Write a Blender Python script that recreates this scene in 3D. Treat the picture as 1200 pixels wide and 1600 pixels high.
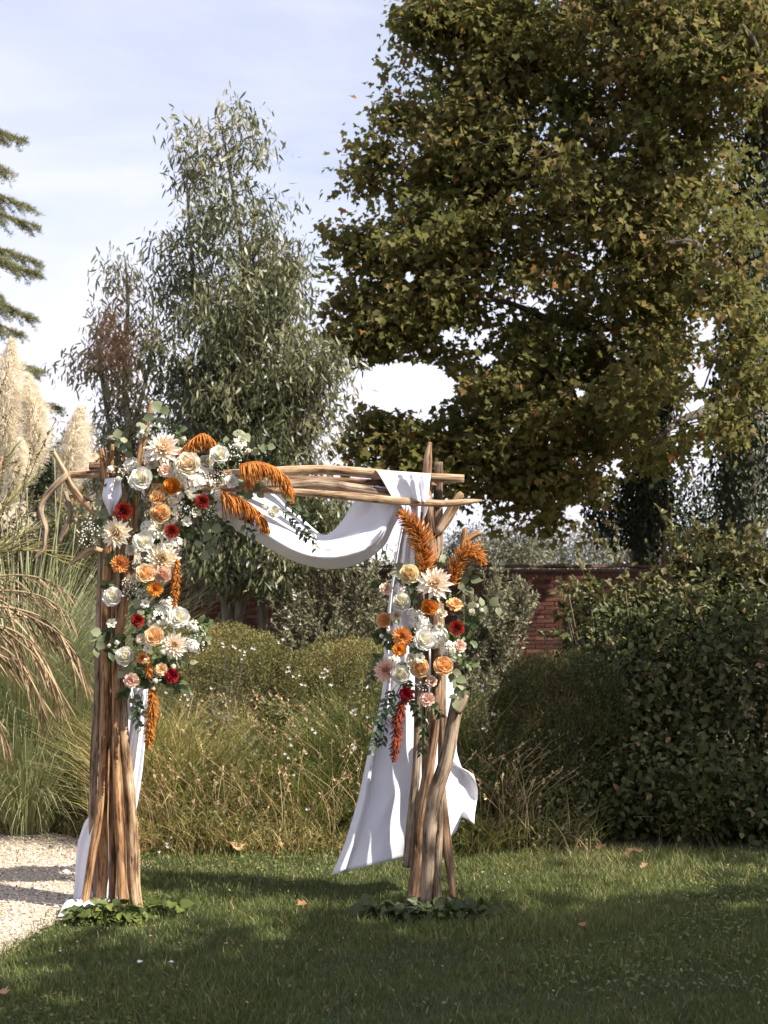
import bpy, math, random
import numpy as np
from mathutils import Vector, Matrix

for o in list(bpy.data.objects):
    bpy.data.objects.remove(o)
scene = bpy.context.scene
col = scene.collection
rng = np.random.default_rng(11)
random.seed(11)

# ------------------------------------------------------------ camera
F, YH, H = 2222.0, 950.0, 1.5          # focal length in photo pixels, horizon row, eye height
cam_d = bpy.data.cameras.new('camera')
cam = bpy.data.objects.new('camera', cam_d)
col.objects.link(cam)
cam.location = (0, 0, H)
cam.rotation_euler = (math.pi / 2, 0, 0)
cam_d.sensor_fit = 'VERTICAL'
cam_d.sensor_height = 36.0
cam_d.lens = 50.0
cam_d.shift_y = (YH - 800.0) / 1600.0
cam_d.clip_end = 3000
cam_d.dof.use_dof = True
cam_d.dof.focus_distance = 7.15
cam_d.dof.aperture_fstop = 5.0
scene.camera = cam

# ------------------------------------------------------------ light
SUN = Vector((0.66, -0.31, 0.69)).normalized()      # towards the sun
elev = math.asin(SUN.z)
azim = math.atan2(SUN.x, SUN.y)
w = bpy.data.worlds.new('World')
scene.world = w
w.use_nodes = True
nt = w.node_tree
nt.nodes.clear()
out = nt.nodes.new('ShaderNodeOutputWorld')
bg = nt.nodes.new('ShaderNodeBackground')
bg.inputs['Strength'].default_value = 0.09
sky = nt.nodes.new('ShaderNodeTexSky')
sky.sky_type = 'NISHITA'
sky.sun_disc = False
sky.sun_elevation = elev
sky.sun_rotation = azim
sky.air_density = 1.0
sky.dust_density = 2.2
sky.ozone_density = 1.5
tc = nt.nodes.new('ShaderNodeTexCoord')
# thin veil of high cloud over the blue
mp = nt.nodes.new('ShaderNodeMapping')
mp.inputs['Scale'].default_value = (1.2, 1.2, 5.0)
mp.inputs['Rotation'].default_value = (0.25, 0.12, 0.3)
nz = nt.nodes.new('ShaderNodeTexNoise')
nz.inputs['Scale'].default_value = 2.6
nz.inputs['Detail'].default_value = 7.0
nz.inputs['Roughness'].default_value = 0.55
nz.inputs['Distortion'].default_value = 0.6
cr = nt.nodes.new('ShaderNodeMapRange')
cr.inputs['From Min'].default_value = 0.30
cr.inputs['From Max'].default_value = 0.72
cr.inputs['To Min'].default_value = 0.24
cr.inputs['To Max'].default_value = 0.62
sep = nt.nodes.new('ShaderNodeSeparateXYZ')
hz = nt.nodes.new('ShaderNodeMapRange')            # veil thickens towards the horizon all round
hz.inputs['From Min'].default_value = 0.02
hz.inputs['From Max'].default_value = 0.36
hz.inputs['To Min'].default_value = 0.9
hz.inputs['To Max'].default_value = 0.0
add = nt.nodes.new('ShaderNodeMath'); add.operation = 'ADD'; add.use_clamp = True
mix = nt.nodes.new('ShaderNodeMixRGB')
mix.inputs['Color2'].default_value = (5.9, 5.8, 6.6, 1)
nt.links.new(tc.outputs['Generated'], mp.inputs['Vector'])
nt.links.new(mp.outputs['Vector'], nz.inputs['Vector'])
nt.links.new(nz.outputs['Fac'], cr.inputs['Value'])
nt.links.new(tc.outputs['Generated'], sep.inputs['Vector'])
nt.links.new(sep.outputs['Z'], hz.inputs['Value'])
nt.links.new(cr.outputs['Result'], add.inputs[0])
nt.links.new(hz.outputs['Result'], add.inputs[1])
nt.links.new(add.outputs['Value'], mix.inputs['Fac'])
nt.links.new(sky.outputs['Color'], mix.inputs['Color1'])
nt.links.new(mix.outputs['Color'], bg.inputs['Color'])
nt.links.new(bg.outputs['Background'], out.inputs['Surface'])

sun_d = bpy.data.lights.new('sun', 'SUN')
sun_d.energy = 5.0
sun_d.angle = math.radians(0.53)
sun_d.color = (1.0, 0.93, 0.82)
sun = bpy.data.objects.new('sun', sun_d)
sun.rotation_euler = (-SUN).to_track_quat('-Z', 'Y').to_euler()
sun.location = (20, -4, 22)
col.objects.link(sun)

scene.view_settings.view_transform = 'Standard'
scene.view_settings.look = 'None'
scene.view_settings.exposure = 1.14
scene.view_settings.gamma = 1.0
scene.view_settings.use_curve_mapping = False
scene.cycles.max_bounces = 9
scene.cycles.diffuse_bounces = 6
scene.cycles.transmission_bounces = 4
scene.cycles.transparent_max_bounces = 6

# ------------------------------------------------------------ helpers
def P(x, y, Y):
    """photo pixel at a distance -> point in the world"""
    return Vector(((x - 600.0) / F * Y, Y, H - (y - YH) / F * Y))

def G(x, y):
    """photo pixel -> point on the ground"""
    Y = F * H / (y - YH)
    return Vector(((x - 600.0) / F * Y, Y, 0.0))

def tag(o, label=None, cat=None, group=None, kind=None):
    if label: o['label'] = label
    if cat: o['category'] = cat
    if group: o['group'] = group
    if kind: o['kind'] = kind
    return o

def empty(name, loc=(0, 0, 0), label=None, cat=None, group=None):
    o = bpy.data.objects.new(name, None)
    o.empty_display_size = 0.1
    o.location = loc
    col.objects.link(o)
    return tag(o, label, cat, group)

def link(name, me, parent=None, loc=None):
    o = bpy.data.objects.new(name, me)
    if loc is not None: o.location = loc
    col.objects.link(o)
    if parent is not None: o.parent = parent
    return o

def kids(me_obj, parent):
    """parent with the child's world-space mesh kept in place (parents carry only a location)"""
    me_obj.parent = parent
    me_obj.location = -parent.location
    return me_obj

def rawmesh(name, V, Fc, mat=None, attrs=None, smooth=True):
    """fast mesh from arrays; Fc (m,3) or (m,4) or a list of such arrays"""
    V = np.asarray(V, dtype=np.float32)
    if not isinstance(Fc, list): Fc = [Fc]
    Fc = [np.asarray(f, dtype=np.int32) for f in Fc if len(f)]
    me = bpy.data.meshes.new(name)
    me.vertices.add(len(V))
    me.vertices.foreach_set('co', V.ravel())
    loops = np.concatenate([f.ravel() for f in Fc])
    tot = np.concatenate([np.full(len(f), f.shape[1], np.int32) for f in Fc])
    start = np.concatenate([[0], np.cumsum(tot)[:-1]]).astype(np.int32)
    me.loops.add(len(loops))
    me.loops.foreach_set('vertex_index', loops)
    me.polygons.add(len(tot))
    me.polygons.foreach_set('loop_start', start)
    me.polygons.foreach_set('loop_total', tot)
    me.polygons.foreach_set('use_smooth', np.full(len(tot), smooth))
    me.update(calc_edges=True)
    if attrs:
        for k, a in attrs.items():
            a = np.asarray(a, dtype=np.float32)
            if a.ndim == 1:
                at = me.attributes.new(k, 'FLOAT', 'POINT'); at.data.foreach_set('value', a)
            else:
                at = me.attributes.new(k, 'FLOAT_VECTOR', 'POINT'); at.data.foreach_set('vector', a.ravel())
    if mat: me.materials.append(mat)
    return me

class MB:
    """collects pieces for one mesh"""
    def __init__(s): s.V=[]; s.T=[]; s.Q=[]; s.A={}; s.n=0
    def add(s, V, Q=None, T=None, **attrs):
        V = np.asarray(V, float).reshape(-1, 3)
        if Q is not None and len(Q): s.Q.append(np.asarray(Q, int) + s.n)
        if T is not None and len(T): s.T.append(np.asarray(T, int) + s.n)
        for k, a in attrs.items():
            s.A.setdefault(k, []).append((s.n, np.broadcast_to(np.asarray(a, float), (len(V),)) if np.ndim(a) < 2 else np.asarray(a, float)))
        s.V.append(V); s.n += len(V)
        return s
    def mesh(s, name, mat=None, smooth=True):
        V = np.concatenate(s.V)
        fs = []
        if s.Q: fs.append(np.concatenate(s.Q))
        if s.T: fs.append(np.concatenate(s.T))
        at = {}
        for k, lst in s.A.items():
            shp = (s.n,) if lst[0][1].ndim == 1 else (s.n, 3)
            arr = np.zeros(shp)
            for st, a in lst: arr[st:st + len(a)] = a
            at[k] = arr
        return rawmesh(name, V, fs, mat, at, smooth)

def norm(a): return a / np.maximum(np.linalg.norm(a, axis=-1, keepdims=True), 1e-9)

def frames(d, n):
    """rotation matrices with columns (side, tip direction d, normal)"""
    d = norm(np.asarray(d, float)); n = np.asarray(n, float)
    x = norm(np.cross(d, n)); z = np.cross(x, d)
    return np.stack([x, d, z], axis=-1)

def scatter(TV, TT, pos, R, sc):
    """copies of a template; sc (N,) or (N,3) -> verts, tris"""
    TV = np.asarray(TV, float); TT = np.asarray(TT, int)
    pos = np.asarray(pos, float); N = len(pos); k = len(TV)
    sc = np.asarray(sc, float)
    if sc.ndim == 1: sc = np.repeat(sc[:, None], 3, 1)
    loc = TV[None] * sc[:, None, :]
    V = np.einsum('nij,nkj->nki', R, loc) + pos[:, None, :]
    T = (TT[None] + (np.arange(N) * k)[:, None, None]).reshape(-1, TT.shape[1])
    return V.reshape(-1, 3), T

def rdir(n, r=None):
    r = r or rng
    return norm(r.normal(size=(n, 3)))

def cat_rom(pts, n):
    pts = np.asarray([tuple(p) for p in pts], float)
    if len(pts) == 2:
        t = np.linspace(0, 1, n)[:, None]
        return pts[0] * (1 - t) + pts[1] * t
    p = np.vstack([2 * pts[0] - pts[1], pts, 2 * pts[-1] - pts[-2]])
    m = len(pts) - 1
    t = np.linspace(0, m, n); i = np.minimum(t.astype(int), m - 1); f = (t - i)[:, None]
    a, b, c, d = p[i], p[i + 1], p[i + 2], p[i + 3]
    return 0.5 * (2 * b + (c - a) * f + (2 * a - 5 * b + 4 * c - d) * f**2 + (3 * b - a - 3 * c + d) * f**3)

def tube(pts, rad, n=12, sides=6, rough=0.0, caps=True, seed=0, raw=False):
    """tapered tube along a smooth curve; returns V, Q, T, grain coordinates"""
    C = np.asarray(pts, float) if raw else cat_rom(pts, n)
    n = len(C)
    rad = np.interp(np.linspace(0, 1, n), np.linspace(0, 1, len(np.atleast_1d(rad))), np.atleast_1d(rad)) if np.ndim(rad) else np.full(n, rad)
    tan = norm(np.gradient(C, axis=0))
    ref = np.array([0.13, 1.0, 0.21]) if abs(tan[:, 1]).mean() < 0.8 else np.array([1.0, 0.1, 0.2])
    u = norm(np.cross(tan, ref)); v = np.cross(tan, u)
    ang = np.linspace(0, 2 * math.pi, sides, endpoint=False)
    L = np.concatenate([[0], np.cumsum(np.linalg.norm(np.diff(C, axis=0), axis=1))])
    R = np.repeat(rad[:, None], sides, 1)
    if rough:
        q = np.random.default_rng(seed + 5)
        for k in range(7):
            fr = q.uniform(1.5, 14); ph = q.uniform(0, 6.28); m = q.integers(0, 4)
            R = R * (1 + rough * (0.9 / (1 + 0.12 * fr)) * np.sin(L[:, None] * fr + m * ang[None] + ph))
        for k in range(3):            # knots
            l0 = q.uniform(0, L[-1]); a0 = q.uniform(0, 6.28)
            da = np.angle(np.exp(1j * (ang[None] - a0)))
            R = R * (1 + rough * 2.6 * np.exp(-((L[:, None] - l0) / 0.02)**2 - (da / 0.5)**2))
    V = C[:, None] + R[..., None] * (np.cos(ang)[None, :, None] * u[:, None] + np.sin(ang)[None, :, None] * v[:, None])
    idx = np.arange(n * sides).reshape(n, sides)
    a = idx[:-1]; b = idx[1:]
    Q = np.stack([a, np.roll(a, -1, 1), np.roll(b, -1, 1), b], -1).reshape(-1, 4)
    V = V.reshape(-1, 3)
    gr = np.stack([np.cos(np.tile(ang, n)) * 0.03, np.sin(np.tile(ang, n)) * 0.03, np.repeat(L, sides)], -1)
    T = np.zeros((0, 3), int)
    if caps:
        V = np.vstack([V, C[0], C[-1]])
        gr = np.vstack([gr, [0, 0, 0], [0, 0, L[-1]]])
        k0, k1 = n * sides, n * sides + 1
        s = np.arange(sides); s2 = (s + 1) % sides
        T = np.vstack([np.stack([np.full(sides, k0), s2, s], 1),
                       np.stack([np.full(sides, k1), idx[-1][s], idx[-1][s2]], 1)])
    return V, Q, T, gr

def grid_faces(nr, nc):
    i = np.arange(nr * nc).reshape(nr, nc)
    return np.stack([i[:-1, :-1], i[:-1, 1:], i[1:, 1:], i[1:, :-1]], -1).reshape(-1, 4)

def wob(x, y, seed=0, k=6, lo=0.4, hi=2.5):
    q = np.random.default_rng(seed); s = 0
    for _ in range(k):
        a = q.uniform(0, 6.28); f = q.uniform(lo, hi)
        s = s + np.sin((x * math.cos(a) + y * math.sin(a)) * f + q.uniform(0, 6.28))
    return s / math.sqrt(k)

# ------------------------------------------------------------ materials
def lin(r, g, b):
    f = lambda c: (c / 255 / 12.92) if c / 255 <= 0.04045 else ((c / 255 + 0.055) / 1.055) ** 2.4
    return (f(r), f(g), f(b), 1)

def newmat(name):
    m = bpy.data.materials.new(name); m.use_nodes = True
    t = m.node_tree; t.nodes.clear()
    return m, t, t.nodes.new('ShaderNodeOutputMaterial')

def ramp(t, stops):
    r = t.nodes.new('ShaderNodeValToRGB')
    e = r.color_ramp.elements
    while len(e) < len(stops): e.new(0.5)
    for el, (p, c) in zip(e, stops):
        el.position = p; el.color = c if len(c) == 4 else (*c, 1)
    return r

def leaf_mat(name, stops, trans=0.3, rough=0.55, attr='rnd', bump=0.0, spec=0.35):
    m, t, o = newmat(name)
    a = t.nodes.new('ShaderNodeAttribute'); a.attribute_name = attr
    r = ramp(t, stops); t.links.new(a.outputs['Fac'], r.inputs['Fac'])
    p = t.nodes.new('ShaderNodeBsdfPrincipled')
    p.inputs['Roughness'].default_value = rough
    p.inputs['Specular IOR Level'].default_value = spec
    t.links.new(r.outputs['Color'], p.inputs['Base Color'])
    if trans > 0:
        tr = t.nodes.new('ShaderNodeBsdfTranslucent')
        t.links.new(r.outputs['Color'], tr.inputs['Color'])
        mx = t.nodes.new('ShaderNodeMixShader'); mx.inputs['Fac'].default_value = trans
        t.links.new(p.outputs[0], mx.inputs[1]); t.links.new(tr.outputs[0], mx.inputs[2])
        t.links.new(mx.outputs[0], o.inputs['Surface'])
    else:
        t.links.new(p.outputs[0], o.inputs['Surface'])
    return m

def wood_mat(name, dark, mid, light, scale=1.0, rough=0.75, bump=0.35):
    """grain runs along the 'grain' coordinate of each pole"""
    m, t, o = newmat(name)
    a = t.nodes.new('ShaderNodeAttribute'); a.attribute_name = 'grain'
    oi = t.nodes.new('ShaderNodeObjectInfo')
    ofs = t.nodes.new('ShaderNodeVectorMath'); ofs.operation = 'ADD'
    sc = t.nodes.new('ShaderNodeVectorMath'); sc.operation = 'SCALE'; sc.inputs[3].default_value = 17.0
    cb = t.nodes.new('ShaderNodeCombineXYZ')
    for k in range(3): t.links.new(oi.outputs['Random'], cb.inputs[k])
    t.links.new(cb.outputs[0], sc.inputs[0])
    t.links.new(a.outputs['Vector'], ofs.inputs[0]); t.links.new(sc.outputs[0], ofs.inputs[1])
    mp = t.nodes.new('ShaderNodeMapping'); mp.inputs['Scale'].default_value = (80 * scale, 80 * scale, 7 * scale)
    t.links.new(ofs.outputs[0], mp.inputs['Vector'])
    n1 = t.nodes.new('ShaderNodeTexNoise'); n1.inputs['Scale'].default_value = 1.0; n1.inputs['Detail'].default_value = 6
    t.links.new(mp.outputs[0], n1.inputs['Vector'])
    mp2 = t.nodes.new('ShaderNodeMapping'); mp2.inputs['Scale'].default_value = (22, 22, 8)
    t.links.new(ofs.outputs[0], mp2.inputs['Vector'])
    n2 = t.nodes.new('ShaderNodeTexNoise'); n2.inputs['Scale'].default_value = 1.0; n2.inputs['Detail'].default_value = 4
    t.links.new(mp2.outputs[0], n2.inputs['Vector'])
    n1.inputs['Roughness'].default_value = 0.7
    n1.inputs['Distortion'].default_value = 0.4
    ad = t.nodes.new('ShaderNodeMath'); ad.operation = 'MULTIPLY_ADD'; ad.inputs[1].default_value = 0.5
    h2 = t.nodes.new('ShaderNodeMath'); h2.operation = 'MULTIPLY'; h2.inputs[1].default_value = 0.5
    t.links.new(n2.outputs['Fac'], h2.inputs[0])
    t.links.new(n1.outputs['Fac'], ad.inputs[0]); t.links.new(h2.outputs[0], ad.inputs[2])
    r = ramp(t, [(0.36, tuple(c * .45 for c in dark)), (0.415, dark), (0.485, mid), (0.60, light)])
    t.links.new(ad.outputs[0], r.inputs['Fac'])
    # drying cracks along the grain and a few knots
    mp3 = t.nodes.new('ShaderNodeMapping'); mp3.inputs['Scale'].default_value = (150, 150, 3.2)
    t.links.new(ofs.outputs[0], mp3.inputs['Vector'])
    n3 = t.nodes.new('ShaderNodeTexNoise'); n3.inputs['Scale'].default_value = 1.0; n3.inputs['Detail'].default_value = 3; n3.inputs['Distortion'].default_value = .8
    t.links.new(mp3.outputs[0], n3.inputs['Vector'])
    ck = t.nodes.new('ShaderNodeMapRange'); ck.inputs['From Min'].default_value = .33; ck.inputs['From Max'].default_value = .43; ck.inputs['To Min'].default_value = .42
    t.links.new(n3.outputs['Fac'], ck.inputs['Value'])
    vo = t.nodes.new('ShaderNodeTexVoronoi'); vo.inputs['Scale'].default_value = 1.0
    mp4 = t.nodes.new('ShaderNodeMapping'); mp4.inputs['Scale'].default_value = (26, 26, 7)
    t.links.new(ofs.outputs[0], mp4.inputs['Vector']); t.links.new(mp4.outputs[0], vo.inputs['Vector'])
    kn = t.nodes.new('ShaderNodeMapRange'); kn.inputs['From Min'].default_value = .06; kn.inputs['From Max'].default_value = .2; kn.inputs['To Min'].default_value = .35
    t.links.new(vo.outputs['Distance'], kn.inputs['Value'])
    mm = t.nodes.new('ShaderNodeMath'); mm.operation = 'MULTIPLY'
    t.links.new(ck.outputs[0], mm.inputs[0]); t.links.new(kn.outputs[0], mm.inputs[1])
    mlt = t.nodes.new('ShaderNodeMixRGB'); mlt.blend_type = 'MULTIPLY'; mlt.inputs['Fac'].default_value = 1
    t.links.new(r.outputs['Color'], mlt.inputs['Color1']); t.links.new(mm.outputs[0], mlt.inputs['Color2'])
    hh = t.nodes.new('ShaderNodeMath'); hh.operation = 'ADD'
    t.links.new(ad.outputs[0], hh.inputs[0]); t.links.new(mm.outputs[0], hh.inputs[1])
    p = t.nodes.new('ShaderNodeBsdfPrincipled'); p.inputs['Roughness'].default_value = rough
    p.inputs['Specular IOR Level'].default_value = 0.25
    bp = t.nodes.new('ShaderNodeBump'); bp.inputs['Strength'].default_value = bump * 2.2; bp.inputs['Distance'].default_value = 0.008
    t.links.new(hh.outputs[0], bp.inputs['Height']); t.links.new(bp.outputs[0], p.inputs['Normal'])
    t.links.new(mlt.outputs['Color'], p.inputs['Base Color']); t.links.new(p.outputs[0], o.inputs['Surface'])
    return m

def noise_mat(name, stops, scale=5.0, detail=6, rough=0.85, bump=0.0, bscale=None, spec=0.3, stretch=(1, 1, 1)):
    m, t, o = newmat(name)
    tcn = t.nodes.new('ShaderNodeTexCoord')
    mp = t.nodes.new('ShaderNodeMapping'); mp.inputs['Scale'].default_value = stretch
    t.links.new(tcn.outputs['Object'], mp.inputs['Vector'])
    n = t.nodes.new('ShaderNodeTexNoise'); n.inputs['Scale'].default_value = scale; n.inputs['Detail'].default_value = detail
    n.inputs['Roughness'].default_value = 0.62
    t.links.new(mp.outputs[0], n.inputs['Vector'])
    r = ramp(t, stops); t.links.new(n.outputs['Fac'], r.inputs['Fac'])
    p = t.nodes.new('ShaderNodeBsdfPrincipled'); p.inputs['Roughness'].default_value = rough
    p.inputs['Specular IOR Level'].default_value = spec
    t.links.new(r.outputs['Color'], p.inputs['Base Color'])
    if bump:
        n2 = t.nodes.new('ShaderNodeTexNoise'); n2.inputs['Scale'].default_value = bscale or scale * 3; n2.inputs['Detail'].default_value = 5
        t.links.new(mp.outputs[0], n2.inputs['Vector'])
        bp = t.nodes.new('ShaderNodeBump'); bp.inputs['Strength'].default_value = bump; bp.inputs['Distance'].default_value = 0.01
        t.links.new(n2.outputs['Fac'], bp.inputs['Height']); t.links.new(bp.outputs[0], p.inputs['Normal'])
    t.links.new(p.outputs[0], o.inputs['Surface'])
    return m

M = {}
M['bark_grey'] = noise_mat('bark_grey', [(0.3, (0.05, 0.042, 0.03)), (0.5, (0.14, 0.12, 0.09)), (0.7, (0.27, 0.25, 0.2))], 9, bump=0.6, stretch=(1, 1, 0.25))
M['bark_brown'] = noise_mat('bark_brown', [(0.3, (0.05, 0.03, 0.02)), (0.55, (0.14, 0.085, 0.05)), (0.75, (0.28, 0.2, 0.14))], 12, bump=0.5, stretch=(1, 1, 0.2))
M['twig'] = noise_mat('twig', [(0.3, (0.05, 0.04, 0.025)), (0.7, (0.13, 0.1, 0.06))], 30)
M['wood_warm'] = wood_mat('wood_warm', (0.10, 0.042, 0.018), (0.27, 0.14, 0.062), (0.44, 0.265, 0.14))
M['wood_tan'] = wood_mat('wood_tan', (0.12, 0.066, 0.034), (0.32, 0.205, 0.115), (0.50, 0.365, 0.235))
M['wood_grey'] = wood_mat('wood_grey', (0.08, 0.052, 0.034), (0.215, 0.15, 0.10), (0.37, 0.285, 0.20))
M['wood_dark'] = wood_mat('wood_dark', (0.07, 0.036, 0.02), (0.20, 0.115, 0.065), (0.34, 0.22, 0.14))
M['plane'] = leaf_mat('plane_leaf', [(0.0, (0.10, 0.108, 0.028)), (0.3, (0.145, 0.147, 0.04)), (0.55, (0.185, 0.17, 0.054)),
                                     (0.78, (0.225, 0.178, 0.066)), (0.93, (0.265, 0.178, 0.072)), (1.0, (0.34, 0.16, 0.045))], 0.58, 0.6, spec=0.2)
M['euc'] = leaf_mat('gum_leaf', [(0.0, (0.05, 0.06, 0.025)), (0.5, (0.125, 0.132, 0.06)), (0.85, (0.24, 0.24, 0.13)), (1.0, (0.34, 0.30, 0.16))], 0.36, 0.4, spec=0.5)
M['euc_brown'] = leaf_mat('dry_gum_leaf', [(0.0, (0.14, 0.15, 0.07)), (0.5, (0.26, 0.25, 0.14)), (0.68, (0.34, 0.22, 0.13)), (1.0, (0.44, 0.26, 0.16))], 0.3, 0.5)
M['cedar'] = leaf_mat('cedar_needle', [(0.0, (0.11, 0.13, 0.055)), (0.6, (0.24, 0.25, 0.11)), (1.0, (0.36, 0.33, 0.16))], 0.45, 0.6)
M['ivy'] = leaf_mat('ivy_leaf', [(0.0, (0.012, 0.02, 0.008)), (0.7, (0.03, 0.045, 0.014)), (1.0, (0.06, 0.07, 0.02))], 0.12, 0.45)
M['box'] = leaf_mat('box_leaf', [(0.0, (0.07, 0.075, 0.02)), (0.45, (0.15, 0.145, 0.045)), (0.8, (0.25, 0.205, 0.07)), (1.0, (0.34, 0.2, 0.08))], 0.3, 0.5)
M['silver'] = leaf_mat('silver_leaf', [(0.0, (0.08, 0.082, 0.042)), (0.5, (0.17, 0.165, 0.095)), (1.0, (0.31, 0.285, 0.18))], 0.2, 0.6)
M['bush'] = leaf_mat('bush_leaf', [(0.0, (0.03, 0.04, 0.010)), (0.4, (0.07, 0.082, 0.022)), (0.72, (0.135, 0.13, 0.042)), (0.88, (0.21, 0.165, 0.075)), (1.0, (0.29, 0.16, 0.085))], 0.3, 0.5, spec=0.28)
M['bramble'] = leaf_mat('bramble_leaf', [(0.0, (0.065, 0.075, 0.022)), (0.45, (0.135, 0.135, 0.046)), (0.8, (0.225, 0.18, 0.08)), (1.0, (0.30, 0.18, 0.10))], 0.28, 0.5)
M['olive'] = leaf_mat('olive_leaf', [(0.0, (0.10, 0.115, 0.065)), (0.6, (0.2, 0.2, 0.12)), (1.0, (0.3, 0.28, 0.17))], 0.2, 0.5)
M['lawn'] = leaf_mat('lawn_blade', [(0.0, (0.05, 0.072, 0.017)), (0.5, (0.108, 0.136, 0.033)), (0.85, (0.18, 0.19, 0.055)), (1.0, (0.40, 0.32, 0.15))], 0.28, 0.5)
M['meadow'] = leaf_mat('meadow_blade', [(0.0, (0.05, 0.075, 0.014)), (0.4, (0.18, 0.20, 0.048)), (0.62, (0.36, 0.31, 0.11)), (0.84, (0.56, 0.43, 0.22)), (1.0, (0.50, 0.25, 0.12))], 0.28, 0.6)
M['straw'] = leaf_mat('straw', [(0.0, (0.32, 0.20, 0.10)), (1.0, (0.60, 0.46, 0.26))], 0.15, 0.6)
M['pampas_blade'] = leaf_mat('pampas_blade', [(0.0, (0.15, 0.19, 0.07)), (0.5, (0.29, 0.32, 0.15)), (0.85, (0.42, 0.41, 0.24)), (1.0, (0.56, 0.47, 0.28))], 0.25, 0.45, spec=0.5)
M['plume'] = leaf_mat('plume', [(0.0, (0.86, 0.77, 0.62)), (1.0, (0.93, 0.88, 0.78))], 0.65, 0.9, spec=.1)
M['palm_green'] = leaf_mat('palm_leaflet', [(0.0, (0.12, 0.12, 0.045)), (1.0, (0.27, 0.23, 0.10))], 0.15, 0.4)
M['palm_dry'] = leaf_mat('dry_palm_leaflet', [(0.0, (0.13, 0.085, 0.045)), (1.0, (0.36, 0.26, 0.15))], 0.12, 0.6)
# ------------------------------------------------------------ the ground
def sheet(name, poly, z, mat):
    V = [(p[0], p[1], z) for p in poly]
    me = bpy.data.meshes.new(name); me.from_pydata(V, [], [list(range(len(V)))]); me.update()
    me.materials.append(mat)
    return tag(link(name, me), kind='structure')

M['soil'] = noise_mat('soil', [(0.3, (0.03, 0.026, 0.014)), (0.5, (0.07, 0.065, 0.03)), (0.7, (0.13, 0.11, 0.055))], 2.2, bump=0.5, bscale=30)
M['turf'] = noise_mat('turf', [(0.3, (0.018, 0.026, 0.008)), (0.5, (0.04, 0.05, 0.015)), (0.72, (0.09, 0.085, 0.03))], 5, bump=0.8, bscale=60)
M['gravel_bed'] = noise_mat('gravel_bed', [(0.3, (0.20, 0.16, 0.12)), (0.5, (0.42, 0.35, 0.27)), (0.68, (0.6, 0.52, 0.42))], 55, bump=1.0, bscale=80)

sheet('ground', [(-400, -30), (400, -30), (400, 900), (-400, 900)], -0.008, M['soil'])
lawn_poly = [(-3.6, 3.0), (6.5, 3.0), (6.5, 8.65), (0.9, 8.75), (-1.55, 8.6), (-3.6, 8.6)]
sheet('lawn', lawn_poly, -0.004, M['turf'])
GP = [G(-340, 1640), G(-120, 1550), G(-30, 1512), G(0, 1492), G(40, 1468), G(62, 1452), G(95, 1440), G(112, 1425), G(150, 1412), G(176, 1392), G(196, 1372), G(218, 1352),
      G(208, 1338), G(150, 1316), G(90, 1302), G(0, 1302), G(-300, 1305), G(-700, 1330)]
sheet('gravel_path', [(p.x, p.y) for p in GP], 0.0, M['gravel_bed'])

def inside(poly, x, y):
    x = np.asarray(x); y = np.asarray(y); c = np.zeros(x.shape, bool); n = len(poly)
    for i in range(n):
        x1, y1 = poly[i][0], poly[i][1]; x2, y2 = poly[i - 1][0], poly[i - 1][1]
        h = ((y1 > y) != (y2 > y)) & (x < (x2 - x1) * (y - y1) / (y2 - y1 + 1e-12) + x1)
        c ^= h
    return c

# loose pebbles on the path
ico_v = np.array([[0,0,1],[.9,0,.1],[.28,.86,-.1],[-.73,.53,.1],[-.73,-.53,-.1],[.28,-.86,.1],[0,0,-.6]])
ico_t = np.array([[0,1,2],[0,2,3],[0,3,4],[0,4,5],[0,5,1],[6,2,1],[6,3,2],[6,4,3],[6,5,4],[6,1,5]])
x = rng.uniform(-3.6, -0.9, 90000); y = rng.uniform(5.4, 9.6, 90000)
k = inside(GP, x + rng.normal(0, .05, len(x)), y + rng.normal(0, .06, len(x))); x, y = x[k][:15000], y[k][:15000]
ang = rng.uniform(0, 6.28, len(x)); d = np.stack([np.cos(ang), np.sin(ang), rng.normal(0, .25, len(x))], 1)
R = frames(d, np.array([0, 0, 1.0]) + rng.normal(0, .3, (len(x), 3)))
s = rng.uniform(0.003, 0.010, len(x)) * rng.uniform(.6, 1.3, len(x)) * np.where(rng.random(len(x)) < .04, 2.0, 1)
V, T = scatter(ico_v, ico_t, np.stack([x, y, s * 0.25], 1), R, np.stack([s, s * rng.uniform(.7, 1.4, len(x)), s * rng.uniform(.45, .8, len(x))], 1))
M['pebble'] = leaf_mat('pebble', [(0, (0.20, 0.15, 0.11)), (.3, (0.42, 0.34, 0.26)), (.75, (0.6, 0.52, 0.43)), (1, (0.72, 0.68, 0.6))], 0, 0.8)
tag(link('pebbles', rawmesh('pebbles', V, T, M['pebble'], {'rnd': np.repeat(rng.random(len(x)), 7)}, smooth=False)), kind='stuff')

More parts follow.
